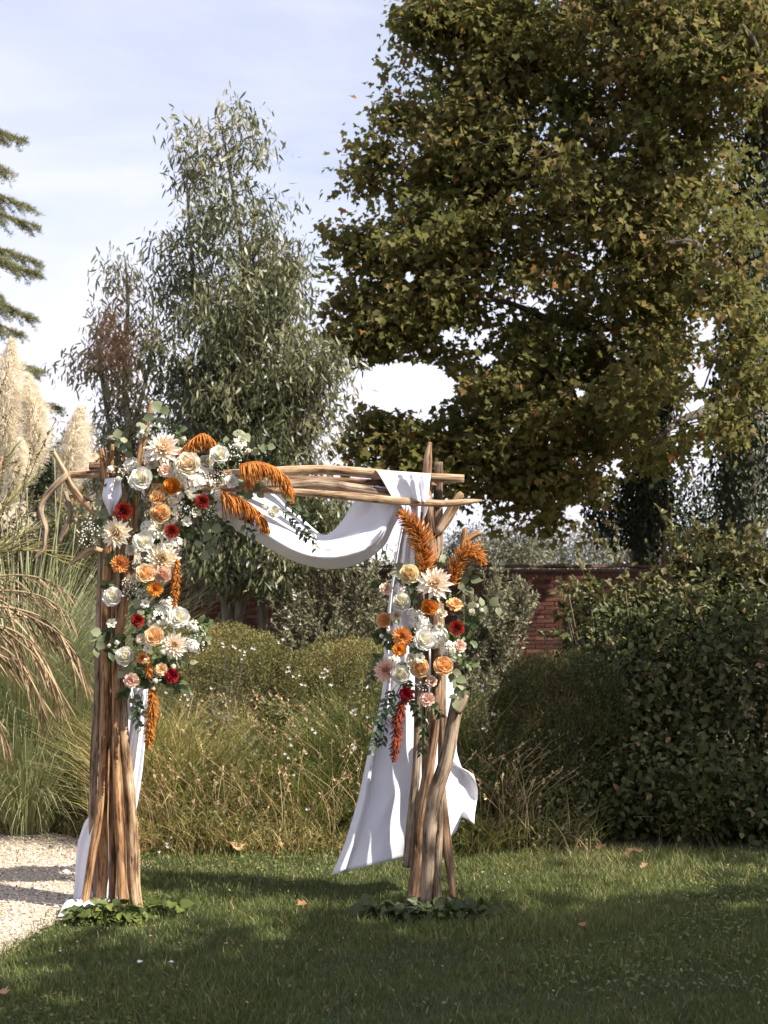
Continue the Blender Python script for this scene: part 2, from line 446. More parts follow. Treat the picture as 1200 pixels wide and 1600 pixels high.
# grass blades
def blades(x, y, h, wd, lean, z0=0.0, seg=2, curl=0.6, rnd=None, leandir=None, seed=0):
    """curved tapering blades as one vertex/triangle set"""
    q = np.random.default_rng(seed); N = len(x)
    a = q.uniform(0, 6.28, N) if leandir is None else leandir
    fa = q.uniform(0, 6.28, N)
    ld = np.stack([np.cos(a), np.sin(a)], 1); sd = np.stack([np.cos(fa), np.sin(fa)], 1)
    Vs = []
    for i in range(seg + 1):
        t = i / seg
        off = lean * h * (t ** (1 + curl))
        px_ = x + ld[:, 0] * off; py_ = y + ld[:, 1] * off
        pz_ = z0 + h * t * np.sqrt(np.maximum(1 - (lean * t * 0.62) ** 2, 0.04))
        if i < seg:
            ww = wd * (1 - 0.55 * t) / 2
            Vs.append(np.stack([px_ - sd[:, 0] * ww, py_ - sd[:, 1] * ww, pz_], 1))
            Vs.append(np.stack([px_ + sd[:, 0] * ww, py_ + sd[:, 1] * ww, pz_], 1))
        else:
            Vs.append(np.stack([px_, py_, pz_], 1))
    k = 2 * seg + 1
    V = np.stack(Vs, 1).reshape(-1, 3)
    tt = []
    for i in range(seg - 1):
        b = 2 * i; tt += [[b, b + 1, b + 3], [b, b + 3, b + 2]]
    b = 2 * (seg - 1); tt.append([b, b + 1, b + 2])
    T = (np.array(tt)[None] + (np.arange(N) * k)[:, None, None]).reshape(-1, 3)
    r = q.random(N) if rnd is None else rnd
    return V, T, np.repeat(r, k)

N = 330000
x = rng.uniform(-3.0, 4.9, N); y = rng.uniform(4.55, 8.75, N)
vis = (np.abs(x) < y * 0.27 + 0.5) | ((np.abs(x) < y * .27 + 1.7) & (rng.random(N) < .45))
edge = rng.normal(0, .05, N)
ing = inside(GP, x + edge, y + edge)
keep = vis & (~ing | (rng.random(N) < .025)) & (rng.random(N) < 0.78 + 0.22 * wob(x, y, 3, lo=1, hi=5))
x, y = x[keep], y[keep]
cl = wob(x, y, 8, lo=2, hi=9); cl2 = wob(x, y, 21, lo=.5, hi=2)
wear = np.clip(wob(x, y, 70, lo=.8, hi=3.2) - .75, 0, 1)      # thin trodden patches
h = np.clip((0.034 + 0.012 * cl + 0.006 * cl2 + rng.normal(0, .011, len(x))) * (1 - .45 * wear), .012, .10)
h = h * np.where((y > 8.3) & (rng.random(len(x)) < .3), 1.7, 1.0)
r = np.clip(0.42 + 0.13 * cl2 + 0.1 * cl + rng.normal(0, .17, len(x)), 0, 0.9); r[rng.random(len(x)) < .03 + .22 * wear] = 1.0
r[(y > 7.9) & (rng.random(len(x)) < .10)] = 0.97
V, T, rr = blades(x, y, h, rng.uniform(.0025, .0048, len(x)), rng.uniform(.2, 1.05, len(x)), -0.004, 2, .7, r, seed=5)
tag(link('lawn_grass', rawmesh('lawn_grass', V, T, M['lawn'], {'rnd': rr})), kind='stuff')

# low clover and rosette weeds mixed into the lawn
N = 15000
x = rng.uniform(-2.7, 3.6, N); y = rng.uniform(4.6, 8.7, N)
k = (np.abs(x) < y * .27 + .4) & ~inside(GP, x, y) & (wob(x, y, 81, lo=1.5, hi=5) > .55)
x, y = x[k], y[k]; N = len(x)
cv = np.array([[0, 0, 0], [.42, .35, .05], [.38, .8, .02], [0, .95, -.05], [-.38, .8, .02], [-.42, .35, .05]]); ct = np.array([[0, 1, 2], [0, 2, 3], [0, 3, 4], [0, 4, 5]])
a = rng.uniform(0, 6.28, N)
V, T = scatter(cv, ct, np.stack([x, y, rng.uniform(.012, .045, N)], 1), frames(np.stack([np.cos(a), np.sin(a), rng.normal(0, .3, N)], 1), np.array([0, -.25, .9]) + rng.normal(0, .3, (N, 3))), rng.uniform(.008, .022, N))
tag(link('clover', rawmesh('clover', V, T, M['lawn'], {'rnd': np.repeat(np.clip(rng.normal(.5, .2, N), 0, .86), 6)})), kind='stuff')
# crumbs of dead leaf and thatch
N = 2600
x = rng.uniform(-2.6, 3.6, N); y = rng.uniform(4.6, 8.75, N); k = np.abs(x) < y * .27 + .4; x, y = x[k], y[k]; N = len(x)
V, T = scatter(cv * (.6, 1, 2), ct, np.stack([x, y, rng.uniform(.008, .035, N)], 1), frames(rdir(N), np.array([0, -.2, .8]) + rng.normal(0, .4, (N, 3))), rng.uniform(.006, .02, N))
tag(link('leaf_litter', rawmesh('leaf_litter', V, T, M['palm_dry'], {'rnd': np.repeat(rng.random(N), 6)})), kind='stuff')
# ------------------------------------------------------------ garden wall of thin red bricks
M['brick'] = []
for i, c in enumerate([(0.072, 0.023, 0.014), (0.095, 0.032, 0.02), (0.056, 0.019, 0.013), (0.115, 0.048, 0.031)]):
    M['brick'].append(noise_mat('brick_clay_%s' % 'abcd'[i], [(0.3, tuple(v * .65 for v in c)), (0.55, c), (0.75, tuple(v * 1.35 for v in c))], 14, bump=0.4, bscale=40))
M['mortar'] = noise_mat('mortar', [(0.3, (0.07, 0.05, 0.04)), (0.7, (0.16, 0.12, 0.10))], 20, bump=.5)
WY, WX0, WX1, CH, BW = 18.0, -8.2, 9.0, 0.0545, 0.235
wall = empty('brick_wall', (0.4, WY, 0), 'long dark red garden wall of thin clay bricks behind the shrubs', 'wall')
def boxv(sx, sy, sz, c=(0, 0, 0), j=0, q=None):
    V = np.array([[a, b, d] for a in (-1, 1) for b in (-1, 1) for d in (-1, 1)], float) * (sx / 2, sy / 2, sz / 2)
    if j: V = V + (q or rng).normal(0, j, V.shape)
    return V + np.array(c)
BOXQ = np.array([[0, 1, 3, 2], [4, 6, 7, 5], [0, 4, 5, 1], [2, 3, 7, 6], [0, 2, 6, 4], [1, 5, 7, 3]])
TOPZ = 2.0
core = MB().add(boxv(WX1 - WX0, 0.19, TOPZ, (0.4 - 0.4, 0, TOPZ / 2 - .01)), BOXQ)
co = link('mortar_core', core.mesh('mortar_core', M['mortar'], False), wall)
bm_ = []
for i in range(8):
    b = MB().add(boxv(0.22, 0.022, 0.043, j=0.0022), BOXQ)
    bm_.append(b.mesh('brick', M['brick'][i % 4], False))
cand = []
rows = int((TOPZ - .01) / CH)
for r_ in range(rows):
    z = 0.03 + r_ * CH
    for c_ in range(int((WX1 - WX0) / BW)):
        X = WX0 + (c_ + .5 + (.5 if r_ % 2 else 0)) * BW
        if X > WX1 - .1: continue
        px_ = 600 + F * X / WY; py_ = YH - F * (z - H) / WY
        s_ = 1e9
        for (a, b, c, d) in ((268, 895, 470, 975), (690, 884, 905, 1045)):
            dx = max(a - px_, 0, px_ - c); dy = max(b - py_, 0, py_ - d)
            s_ = min(s_, dx + dy)
        cand.append((s_ + random.random() * 2, X, z))
cand.sort()
for (s_, X, z) in cand[:300]:
    o = link('brick', bm_[random.randrange(8)], wall)
    o.location = (X - 0.4 + random.uniform(-.004, .004), -0.098 + random.uniform(-.005, .004), z)
    o.rotation_euler = (0, 0, random.uniform(-.012, .012))
rest = MB()
for (s_, X, z) in cand[300:]:
    rest.add(boxv(0.22, 0.022, 0.043, (X - 0.4, -0.098 + random.uniform(-.005, .004), z), j=.002), BOXQ)
ro = link('brick_courses', rest.mesh('brick_courses', M['brick'][0], False), wall); ro['kind'] = 'stuff'
M['tile_dark'] = noise_mat('old_roof_tile', [(0.3, (0.05, 0.028, 0.02)), (0.55, (0.13, 0.07, 0.05)), (0.75, (0.24, 0.15, 0.1))], 8, bump=.4)
tl = [MB().add(boxv(0.29, 0.33, 0.035, j=.006), BOXQ).mesh('coping_tile', M['tile_dark'], False) for _ in range(4)]
n = int((WX1 - WX0) / 0.3)
for i in range(n):
    o = link('coping_tile', tl[i % 4], wall)
    o.location = (WX0 + (i + .5) * .3 - .4, 0, TOPZ + 0.022 + random.uniform(0, .012)); o.rotation_euler = (random.uniform(-.05, .05), random.uniform(-.03, .03), 0)

# ------------------------------------------------------------ far house with a tiled roof and a pale shed beyond the wall
M['render_cream'] = noise_mat('render_cream', [(0.3, (0.62, 0.50, 0.36)), (0.7, (0.74, 0.62, 0.47))], 1.5, bump=.2)
M['roof_tile'] = noise_mat('roof_tile', [(0.3, (0.36, 0.16, 0.09)), (0.55, (0.52, 0.27, 0.16)), (0.75, (0.64, 0.42, 0.28))], 6, bump=.3)
M['white_sheet'] = noise_mat('white_sheet', [(0.3, (0.70, 0.70, 0.70)), (0.7, (0.80, 0.80, 0.79))], 2)
M['ochre'] = noise_mat('ochre_wood', [(0.3, (0.40, 0.21, 0.08)), (0.7, (0.52, 0.31, 0.14))], 4)
hx = -8.5; HY = 38.0
house = empty('house', (hx, HY, 0), 'cream rendered house with terracotta tile roof, far behind the pampas grass', 'house')
W_, D_, E_ = 9.8, 6.0, 4.85
mb = MB()
mb.add(boxv(W_, 0.3, E_, (0, -D_ / 2, E_ / 2)), BOXQ).add(boxv(W_, 0.3, E_, (0, D_ / 2, E_ / 2)), BOXQ)
mb.add(boxv(0.3, D_ - .3, E_, (-W_ / 2 + .15, 0, E_ / 2)), BOXQ).add(boxv(0.3, D_ - .3, E_, (W_ / 2 - .15, 0, E_ / 2)), BOXQ)
link('wall', mb.mesh('wall', M['render_cream'], False), house)
# corrugated roman tile roof: two slopes
mb = MB()
nx = 150; xs = np.linspace(-W_ / 2 - .4, W_ / 2 + .4, nx); cz = 0.05 * np.abs(np.sin(np.arange(nx) * 1.05))
for sgn in (-1, 1):
    yv = np.linspace(sgn * (D_ / 2 + .45), 0, 8); zv = E_ - 0.12 + (D_ / 2 + .45 - np.abs(yv)) * 0.26
    V = np.stack([np.tile(xs, 8), np.repeat(yv, nx), np.repeat(zv, nx) + np.tile(cz, 8) + np.repeat(np.arange(8) % 2 * .02, nx)], 1)
    mb.add(V, grid_faces(8, nx))
rf = link('roof', mb.mesh('roof', M['roof_tile'], False), house)
for sx in (-1, 1):
    V = [(sx * (W_ / 2 - .15), -D_ / 2, E_), (sx * (W_ / 2 - .15), D_ / 2, E_), (sx * (W_ / 2 - .15), 0, E_ + .62)]
    link('gable', MB().add(V, T=[[0, 1, 2]]).mesh('gable', M['render_cream'], False), house)
for wx in (.6, 3.3, -3.0):
    wo = link('window', MB().add(boxv(1.5, 0.12, .75, (wx, -D_ / 2 - .12, 4.3)), BOXQ).mesh('window', M['white_sheet'], False), house)
    link('shutter', MB().add(boxv(1.3, 0.06, 0.55, (wx, -D_ / 2 - .2, 4.3)), BOXQ).mesh('shutter', M['ochre'], False), wo)
chm = link('chimney', MB().add(boxv(.6, .6, 1.1, (-2.2, .6, E_ + .8)), BOXQ).mesh('chimney', M['render_cream'], False), rf)

sp = P(610, 858, 25)
shed = empty('shed', (sp.x, 25.0, 0), 'low white shed with a ribbed roof seen over the garden wall under the cloth', 'shed')
mb = MB(); nx = 60; xs = np.linspace(-1.15, 1.15, nx)
for k_, (y0, z0) in enumerate([(-1.2, 2.1), (0.9, 2.62)]): pass
V = np.stack([np.tile(xs, 2), np.repeat([-1.2, 1.1], nx), np.repeat([2.12, 2.60], nx) + np.tile(.03 * np.sin(np.arange(nx) * 1.4), 2)], 1)
link('roof', mb.add(V, grid_faces(2, nx)).mesh('roof', M['white_sheet'], False), shed)
link('wall', MB().add(boxv(2.0, 2.0, 2.06, (0, 0, 1.03)), BOXQ).mesh('wall', M['render_cream'], False), shed)
M['bark_dark'] = noise_mat('bark_dark', [(0.3, (0.025, 0.02, 0.014)), (0.5, (0.065, 0.055, 0.04)), (0.7, (0.14, 0.125, 0.095))], 9, bump=0.6, stretch=(1, 1, 0.25))
# ------------------------------------------------------------ leaf templates (x side, y tip, z normal)
def fan(out, fold=0.0, droop=0.0):
    """outline (x,y) -> fan of triangles from the leaf base, folded along the midrib"""
    V = [[0, 0.02, 0]]
    for (a, b) in out: V.append([a, b, fold * abs(a) - droop * b * b])
    n = len(out)
    return np.array(V), np.array([[0, i, i + 1] for i in range(1, n)])
half = [(0.10, -0.04), (0.42, -0.02), (0.30, 0.20), (0.62, 0.42), (0.36, 0.48), (0.30, 0.62), (0.16, 0.66), (0.0, 1.0)]
PH2 = [(0.42, -0.02), (0.60, 0.44), (0.24, 0.54), (0.0, 1.0)]
PLV, PLT = fan(PH2 + [(-a, b) for a, b in reversed(PH2[:-1])], 0.18, 0.12)
PBV, PBT = fan(half + [(-a, b) for a, b in reversed(half[:-1])], 0.18, 0.12)
LANV = np.array([[0, 0, 0], [0.055, 0.3, 0.02], [-0.055, 0.3, 0.02], [0.045, 0.68, -0.03], [-0.045, 0.68, -0.03], [0, 1, -0.12]])
LANT = np.array([[0, 1, 2], [1, 3, 4], [1, 4, 2], [3, 5, 4]])
OVV = np.array([[0, 0, 0], [0.24, 0.28, 0.07], [0, 0.35, 0], [-0.24, 0.28, 0.07], [0.22, 0.62, 0.05], [0, .65, -.03], [-0.22, 0.62, 0.05], [0, 1, -0.12]])
OVT = np.array([[0, 1, 2], [0, 2, 3], [1, 4, 5], [1, 5, 2], [2, 5, 6], [2, 6, 3], [4, 7, 5], [5, 7, 6]])
O4V = np.array([[0, 0, 0], [.25, .28, .08], [.21, .66, .06], [0, 1, -.1], [-.21, .66, .06], [-.25, .28, .08]]); O4T = np.array([[0, 1, 2], [0, 2, 3], [0, 3, 4], [0, 4, 5]])
SMV = np.array([[0, 0, 0], [0.25, 0.5, 0.06], [-0.25, 0.5, 0.06], [0, 1, 0]]); SMT = np.array([[0, 1, 2], [1, 3, 2]])

def blob_pts(blobs, n, q, shell=0.45):
    """points in a union of pixel-space ellipsoids (cx,cy,rx,ry,Y,rY,weight)"""
    wts = np.array([b[6] for b in blobs], float); wts /= wts.sum()
    out = []; ids = q.choice(len(blobs), n, p=wts)
    for i in ids:
        b = blobs[i]
        d = q.normal(size=3); d /= np.linalg.norm(d)
        r = q.uniform(0, 1) ** shell
        out.append(P(b[0] + b[2] * d[0] * r, b[1] + b[3] * d[1] * r, b[4] + b[5] * d[2] * r))
    return np.array([tuple(p) for p in out])

def limb_nodes(limbs):
    nodes = []
    for pts, rad in limbs:
        c = cat_rom(pts, 24); nodes.append(c)
    return np.concatenate(nodes)

def branches_to(mb, targets, nodes, r0, q, seg=5, sag=0.06, sides=4):
    """grow outwards: each clump joins the nearest limb or an already joined clump"""
    targets = np.asarray(targets)
    d0 = np.array([np.linalg.norm(nodes - p, axis=1).min() for p in targets])
    n0 = len(nodes); N = np.zeros((n0 + 2 * len(targets), 3)); N[:n0] = nodes; m_ = n0
    for k in d0.argsort():
        p = targets[k]
        d = np.linalg.norm(N[:m_] - p, axis=1) + 0.3 * np.maximum(N[:m_, 2] - p[2], 0) + np.where(np.arange(m_) < n0, 0, .12)
        a = N[d.argmin()]; L = np.linalg.norm(p - a)
        m = (a + p) / 2 + q.normal(0, .10, 3) * L + np.array([0, 0, sag]) * L
        r = r0 * min(1, .3 + L * .45)
        V, Q, T, g = tube([a, m, p], [r, r * .65, r * .28], seg, sides, caps=False)
        mb.add(V, Q); N[m_] = p; N[m_ + 1] = m; m_ += 2

def limb_mesh(mb, limbs, sides=9, rough=.05):
    for i, (pts, rad) in enumerate(limbs):
        V, Q, T, g = tube(pts, rad, 22, sides, rough, seed=i); mb.add(V, Q, T)

# ------------------------------------------------------------ the big plane tree on the right
q = np.random.default_rng(42)
def plane_tree(base, limbs, blobs, nclump, nleaf, size, label, gaps=(), parts=0, spread=.30, q=q, tipdrop=.55):
    tr = empty('plane_tree', base, label, 'tree')
    mb = MB(); limb_mesh(mb, limbs[:1] if False else limbs)
    kids(link('trunk', mb.mesh('trunk', M['bark_dark'])), tr)
    C = blob_pts(blobs, nclump, q)
    px = 600 + F * C[:, 0] / C[:, 1]; py = YH - F * (C[:, 2] - H) / C[:, 1]
    ok = C[:, 2] > 1.2
    for (gx, gy, ga, gb) in gaps: ok &= (((px - gx) / ga) ** 2 + ((py - gy) / gb) ** 2) > 1
    C = C[ok]
    nodes = limb_nodes(limbs)
    mb = MB(); branches_to(mb, C, nodes, 0.022, q)
    tw = kids(link('twigs', mb.mesh('twigs', M['twig'])), tr); tw['kind'] = 'stuff'
    per = nleaf // len(C)
    idx = np.repeat(np.arange(len(C)), per)
    cs = q.uniform(.55, 1.25, len(C))[idx]
    off = np.clip(q.normal(size=(len(idx), 3)), -1.7, 1.7) * np.array([1, 1, .62]) * (spread * cs)[:, None] * .62
    pos = C[idx] + off
    px = 600 + F * pos[:, 0] / pos[:, 1]; py = YH - F * (pos[:, 2] - H) / pos[:, 1]
    ok = np.ones(len(pos), bool)
    for (gx, gy, ga, gb) in gaps: ok &= (((px - gx) / ga) ** 2 + ((py - gy) / gb) ** 2) > .8
    pos, idx = pos[ok], idx[ok]; N = len(pos)
    outw = norm(off[ok] + 1e-6)
    d = norm(outw * .7 + np.array([0, 0, -tipdrop]) + q.normal(0, .45, (N, 3)))
    n_ = np.array([0.1, -0.25, .8]) + q.normal(0, .55, (N, 3))
    R = frames(d, n_)
    sz = size * q.uniform(.5, 1.25, N)
    cr_ = np.clip(q.normal(.42, .2, len(C)), 0, .9)
    r = np.clip(cr_[idx] + q.normal(0, .17, N), 0, .93); r[q.random(N) < .012] = 1
    order = np.arange(N)
    if parts:
        inview = (px[ok] > 520) & (px[ok] < 1195) & (py[ok] > 5) & (py[ok] < 860)
        dist = pos[:, 1] + (~inview) * 100
        order = dist.argsort()
    big, small = order[:parts], order[parts:]
    sc3 = np.stack([sz * q.uniform(.8, 1.15, N), sz, sz * q.uniform(.6, 2.2, N)], 1)
    V, T = scatter(PLV, PLT, pos[small], R[small], sc3[small])
    cr = kids(link('crown', rawmesh('crown', V, T, M['plane'], {'rnd': np.repeat(r[small], len(PLV))})), tr); cr['kind'] = 'stuff'
    if parts:
        var = [rawmesh('leaf', PBV * (1, 1, 1 + .7 * (i % 3)), PBT, M['plane'], {'rnd': np.full(len(PBV), .1 + .13 * i)}) for i in range(7)]
        for i in big:
            o = link('leaf', var[int(r[i] * 6.9)], tr)
            m = Matrix(R[i].tolist()).to_4x4()
            o.matrix_local = Matrix.Translation(Vector(pos[i]) - tr.location) @ m @ Matrix.Diagonal((sc3[i][0], sc3[i][1], sz[i], 1))
    return tr

PO = 2.7                                # metres the tree stands behind the wall line
def PP(x, y, Y): return P(x, y, Y + PO)
limbs = [
    ([PP(1012, 1100, 16) * 1, PP(1010, 860, 16), PP(1030, 640, 16), PP(1060, 430, 16), PP(1085, 200, 15.8), PP(1110, -60, 15.6), PP(1150, -420, 15.5)], [.24, .2, .17, .15, .13, .1, .05]),
    ([PP(1150, 1100, 15), PP(1160, 860, 15), PP(1165, 600, 15), PP(1180, 300, 15), PP(1215, 0, 15), PP(1260, -350, 15)], [.3, .28, .25, .2, .16, .06]),
    ([PP(1030, 640, 16), PP(960, 575, 15.4), PP(870, 570, 15), PP(770, 640, 14.5), PP(650, 700, 14.2)], [.1, .08, .06, .04, .015]),
    ([PP(1055, 470, 16), PP(980, 505, 15.2), PP(890, 510, 14.8), PP(780, 470, 14.4), PP(640, 470, 14.2)], [.09, .07, .05, .03, .012]),
    ([PP(1062, 420, 16), PP(950, 350, 15.5), PP(800, 340, 15), PP(680, 330, 14.8), PP(600, 300, 14.6)], [.09, .07, .05, .03, .012]),
    ([PP(1080, 260, 15.8), PP(960, 180, 15), PP(830, 150, 15), PP(700, 90, 14.6)], [.09, .06, .045, .015]),
    ([PP(1085, 210, 15.8), PP(1062, 110, 14.6), PP(1035, 10, 14), PP(1000, -120, 13.6)], [.085, .07, .05, .03]),
    ([PP(1090, 160, 15.8), PP(950, 20, 15), PP(820, -80, 15)], [.08, .05, .02]),
    ([PP(1170, 500, 15), PP(1120, 420, 14.2), PP(1080, 380, 13.4), PP(1040, 380, 12.6)], [.1, .07, .05, .02]),
    ([PP(1180, 300, 15), PP(1200, 200, 14.5), PP(1180, 80, 12.8), PP(1160, 40, 12.4)], [.1, .07, .05, .02]),
    ([PP(1165, 620, 15), PP(1110, 640, 14.2), PP(1060, 660, 13.6), PP(1010, 700, 13)], [.09, .06, .04, .02]),
    ([PP(1180, 350, 15), PP(1400, 150, 17), PP(1600, 0, 17)], [.12, .08, .03]),
    ([PP(1170, 550, 15), PP(1350, 480, 16), PP(1560, 420, 16)], [.1, .07, .03]),
]
for l in limbs[:2]:
    g0 = l[0][0]; g0.z = -0.05
blobs = [(960, 40, 250, 150, 15.3, 2.2, 2.6), (778, 90, 95, 110, 14.8, 1.2, 1.1), (890, 320, 280, 220, 15, 2.2, 4.2), (672, 400, 118, 150, 14.5, 1.3, 1.5),
         (722, 215, 95, 110, 14.8, 1.2, 1.0), (845, 610, 190, 130, 14.8, 1.6, 2.6), (625, 500, 80, 80, 14.3, .9, .7), (650, 700, 95, 42, 14.2, .8, .5), (575, 700, 30, 20, 14.2, .4, .06),
         (720, 720, 120, 50, 14.3, 1, .7), (855, 770, 95, 70, 14.5, 1, .9), (1050, 330, 100, 300, 14.2, 1.2, 2.2), (1030, 640, 85, 130, 13.6, 1.0, .9), (1150, 480, 60, 260, 12.6, .5, .45),
         (560, 385, 30, 40, 14.4, .4, .09), (545, 470, 22, 40, 14.3, .4, .06), (1130, 40, 140, 150, 13.8, 1.6, 1.8), (690, 20, 55, 45, 14.6, .7, .3), (650, 40, 20, 24, 14.4, .3, .05), (630, 160, 22, 26, 14.4, .3, .06), (600, 235, 28, 22, 14.4, .3, .07), (560, 285, 18, 12, 14.4, .2, .03), (540, 365, 16, 10, 14.4, .2, .03), (545, 545, 30, 30, 14.3, .3, .07), (570, 560, 28, 14, 14.3, .3, .04), (590, 650, 36, 16, 14.2, .3, .06), (620, 735, 40, 12, 14.2, .3, .05), (548, 415, 26, 10, 14.3, .2, .05), (536, 480, 22, 10, 14.3, .2, .05), (545, 520, 24, 9, 14.3, .2, .05), (575, 265, 22, 8, 14.4, .2, .04), (610, 190, 20, 8, 14.4, .2, .04), (628, 120, 18, 8, 14.4, .2, .04), (648, 70, 18, 10, 14.4, .2, .04), (660, 25, 12, 14, 14.4, .2, .03), (700, 25, 10, 14, 14.4, .2, .03), (565, 690, 28, 8, 14.2, .2, .05), (560, 660, 18, 7, 14.2, .2, .03),
         (960, -170, 300, 150, 15, 2.5, 1.8), (1290, -60, 160, 240, 16.5, 2, .6), (1420, 320, 180, 340, 16.8, 2, .45)]
blobs = [(b_[0], b_[1], b_[2], b_[3], b_[4] + PO, b_[5], b_[6]) for b_ in blobs]
plane_tree((PP(1012, 900, 16).x, 16 + PO, 0), limbs, blobs, 2300, 92000, .088,
           'tall plane tree with browning autumn leaves filling the upper right', gaps=[(625, 603, 100, 44), (510, 640, 40, 60), (1085, 640, 20, 26), (1045, 655, 22, 30), (760, 560, 16, 12), (905, 610, 14, 12), (830, 470, 12, 10), (700, 520, 18, 10), (640, 430, 12, 14), (905, 800, 30, 16), (1105, 590, 22, 18)], parts=300)

# ivy on its two stems
def leaf_cloud(name, blobs, n, size, V0, T0, mat, parent, q, shell=.4, updown=0.0, jitter=.9, dirv=(0, 0, -0.3), nrm=(0, -.5, .6), r=None, clump=0):
    if clump:
        c = blob_pts(blobs, max(n // clump, 4), q, shell); ii = np.repeat(np.arange(len(c)), clump)
        pos = c[ii] + q.normal(0, 1, (len(ii), 3)) * size * 1.7
        rb = np.clip(q.normal(.45, .18, len(c)), 0, 1)[ii]
    else:
        pos = blob_pts(blobs, n, q, shell); rb = np.full(n, .45)
    N = len(pos)
    R = frames(np.array(dirv) + q.normal(0, jitter, (N, 3)), np.array(nrm) + q.normal(0, .6, (N, 3)))
    s = size * q.uniform(.55, 1.2, N)
    V, T = scatter(V0, T0, pos, R, s)
    rr = np.clip(rb + q.normal(0, .2, N), 0, 1) if r is None else r(N)
    o = kids(link(name, rawmesh(name, V, T, mat, {'rnd': np.repeat(rr, len(V0))})), parent)
    o['kind'] = 'stuff'
    return o
iv = empty('climbing_ivy', (P(1012, 900, 18.5).x, 18.5, 0), 'dark climbing ivy wrapped thickly round the plane tree stems', 'ivy')
leaf_cloud('leaves', [(1012, 760, 42, 130, 18.5, .4, 2), (1035, 560, 36, 120, 18.5, .35, 1.4), (1060, 420, 30, 90, 18.5, .3, .8), (1168, 640, 62, 270, 17.6, .5, 4.6),
                      (1180, 320, 58, 190, 17.6, .5, 2.6), (1110, 800, 110, 80, 19.3, .6, 1.6), (960, 800, 55, 60, 18.6, .4, .9)], 21000, .075, O4V, O4T, M['ivy'], iv, np.random.default_rng(3), shell=.35, jitter=.6, dirv=(0, -.1, -1), nrm=(0, -1, .4))
link('stem', MB().add(*tube([(.1, -.32, 0), (.12, -.3, 1.5), (.2, -.3, 3)], [.04, .035, .02], 10, 6)[:3]).mesh('stem', M['bark_brown']), iv)

# a second plane tree beside the camera, out of the frame to the right: it shades the near lawn
q2 = np.random.default_rng(77)
def at_ground_shadow(gx, gy, z):
    return np.array([gx + SUN.x / SUN.z * z, gy + SUN.y / SUN.z * z, z])
def tree_free(base, blobs_w, nclump, nleaf, size, label, q, spread=.62):
    tr = empty('plane_tree', base, label, 'tree')
    b = np.array(base)
    top = np.mean([c for c, r, w_ in blobs_w], axis=0)
    limbs = [([b + (0, 0, -.05), b + (0.05, .05, 2), b * (.6, .6, 0) + top * (.4, .4, 1) - (0, 0, .8)], [.26, .2, .1])]
    for c, r, w_ in blobs_w:
        st = b + (0.04, .04, 2.6); limbs.append(([st, (st + np.array(c)) / 2 + (0, 0, .3), np.array(c)], [.1, .07, .03]))
    mb = MB(); limb_mesh(mb, limbs); kids(link('trunk', mb.mesh('trunk', M['bark_grey'])), tr)
    wts = np.array([w_ for *_, w_ in blobs_w]); wts = wts / wts.sum()
    C = []
    for i in q.choice(len(blobs_w), nclump, p=wts):
        c, r, _ = blobs_w[i]; d = q.normal(size=3); d /= np.linalg.norm(d)
        C.append(np.array(c) + np.array(r) * d * q.uniform(0, 1) ** .45)
    C = np.array(C)
    mb = MB(); branches_to(mb, C, limb_nodes(limbs), .02, q)
    tw = kids(link('twigs', mb.mesh('twigs', M['bark_grey'])), tr); tw['kind'] = 'stuff'
    idx = np.repeat(np.arange(len(C)), nleaf // len(C)); N = len(idx)
    off = q.normal(size=(N, 3)) * spread * .6; pos = C[idx] + off
    R = frames(norm(norm(off) * .7 + np.array([0, 0, -.55]) + q.normal(0, .45, (N, 3))), np.array([.1, -.1, .9]) + q.normal(0, .5, (N, 3)))
    V, T = scatter(SMV * (2.6, 1, 1), SMT, pos, R, size * q.uniform(.6, 1.15, N))
    cr = kids(link('crown', rawmesh('crown', V, T, M['plane'], {'rnd': np.repeat(np.clip(q.normal(.42, .2, N), 0, 1), len(SMV))})), tr); cr['kind'] = 'stuff'
    return tr
SH = [(at_ground_shadow(0.6, 5.15, 5.2), (1.7, .95, .9), 2.0), (at_ground_shadow(2.6, 5.75, 5.0), (1.6, 1.3, .9), 2.2), (at_ground_shadow(1.7, 6.25, 5.6), (1.5, .55, .7), 1.3),
      (at_ground_shadow(-.5, 5.45, 4.9), (.75, .6, .6), .35), (at_ground_shadow(-.8, 4.5, 5.0), (1.1, .6, .6), .3), (at_ground_shadow(3.4, 6.9, 5.5), (1.3, .5, .7), 1.0), (at_ground_shadow(2.0, 9.7, 5.4), (1.4, .42, .45), 2.0), (at_ground_shadow(3.3, 9.4, 5.4), (1.3, .5, .45), 1.6), (at_ground_shadow(.8, 9.62, 5.6), (.5, .2, .3), .5), (at_ground_shadow(2.6, 10.0, 5.2), (1.2, .25, .4), .4)]
tree_free((7.6, 4.6, 0), SH, 640, 19000, .17, 'plane tree beside the camera on the right whose crown shades the near lawn', q2)

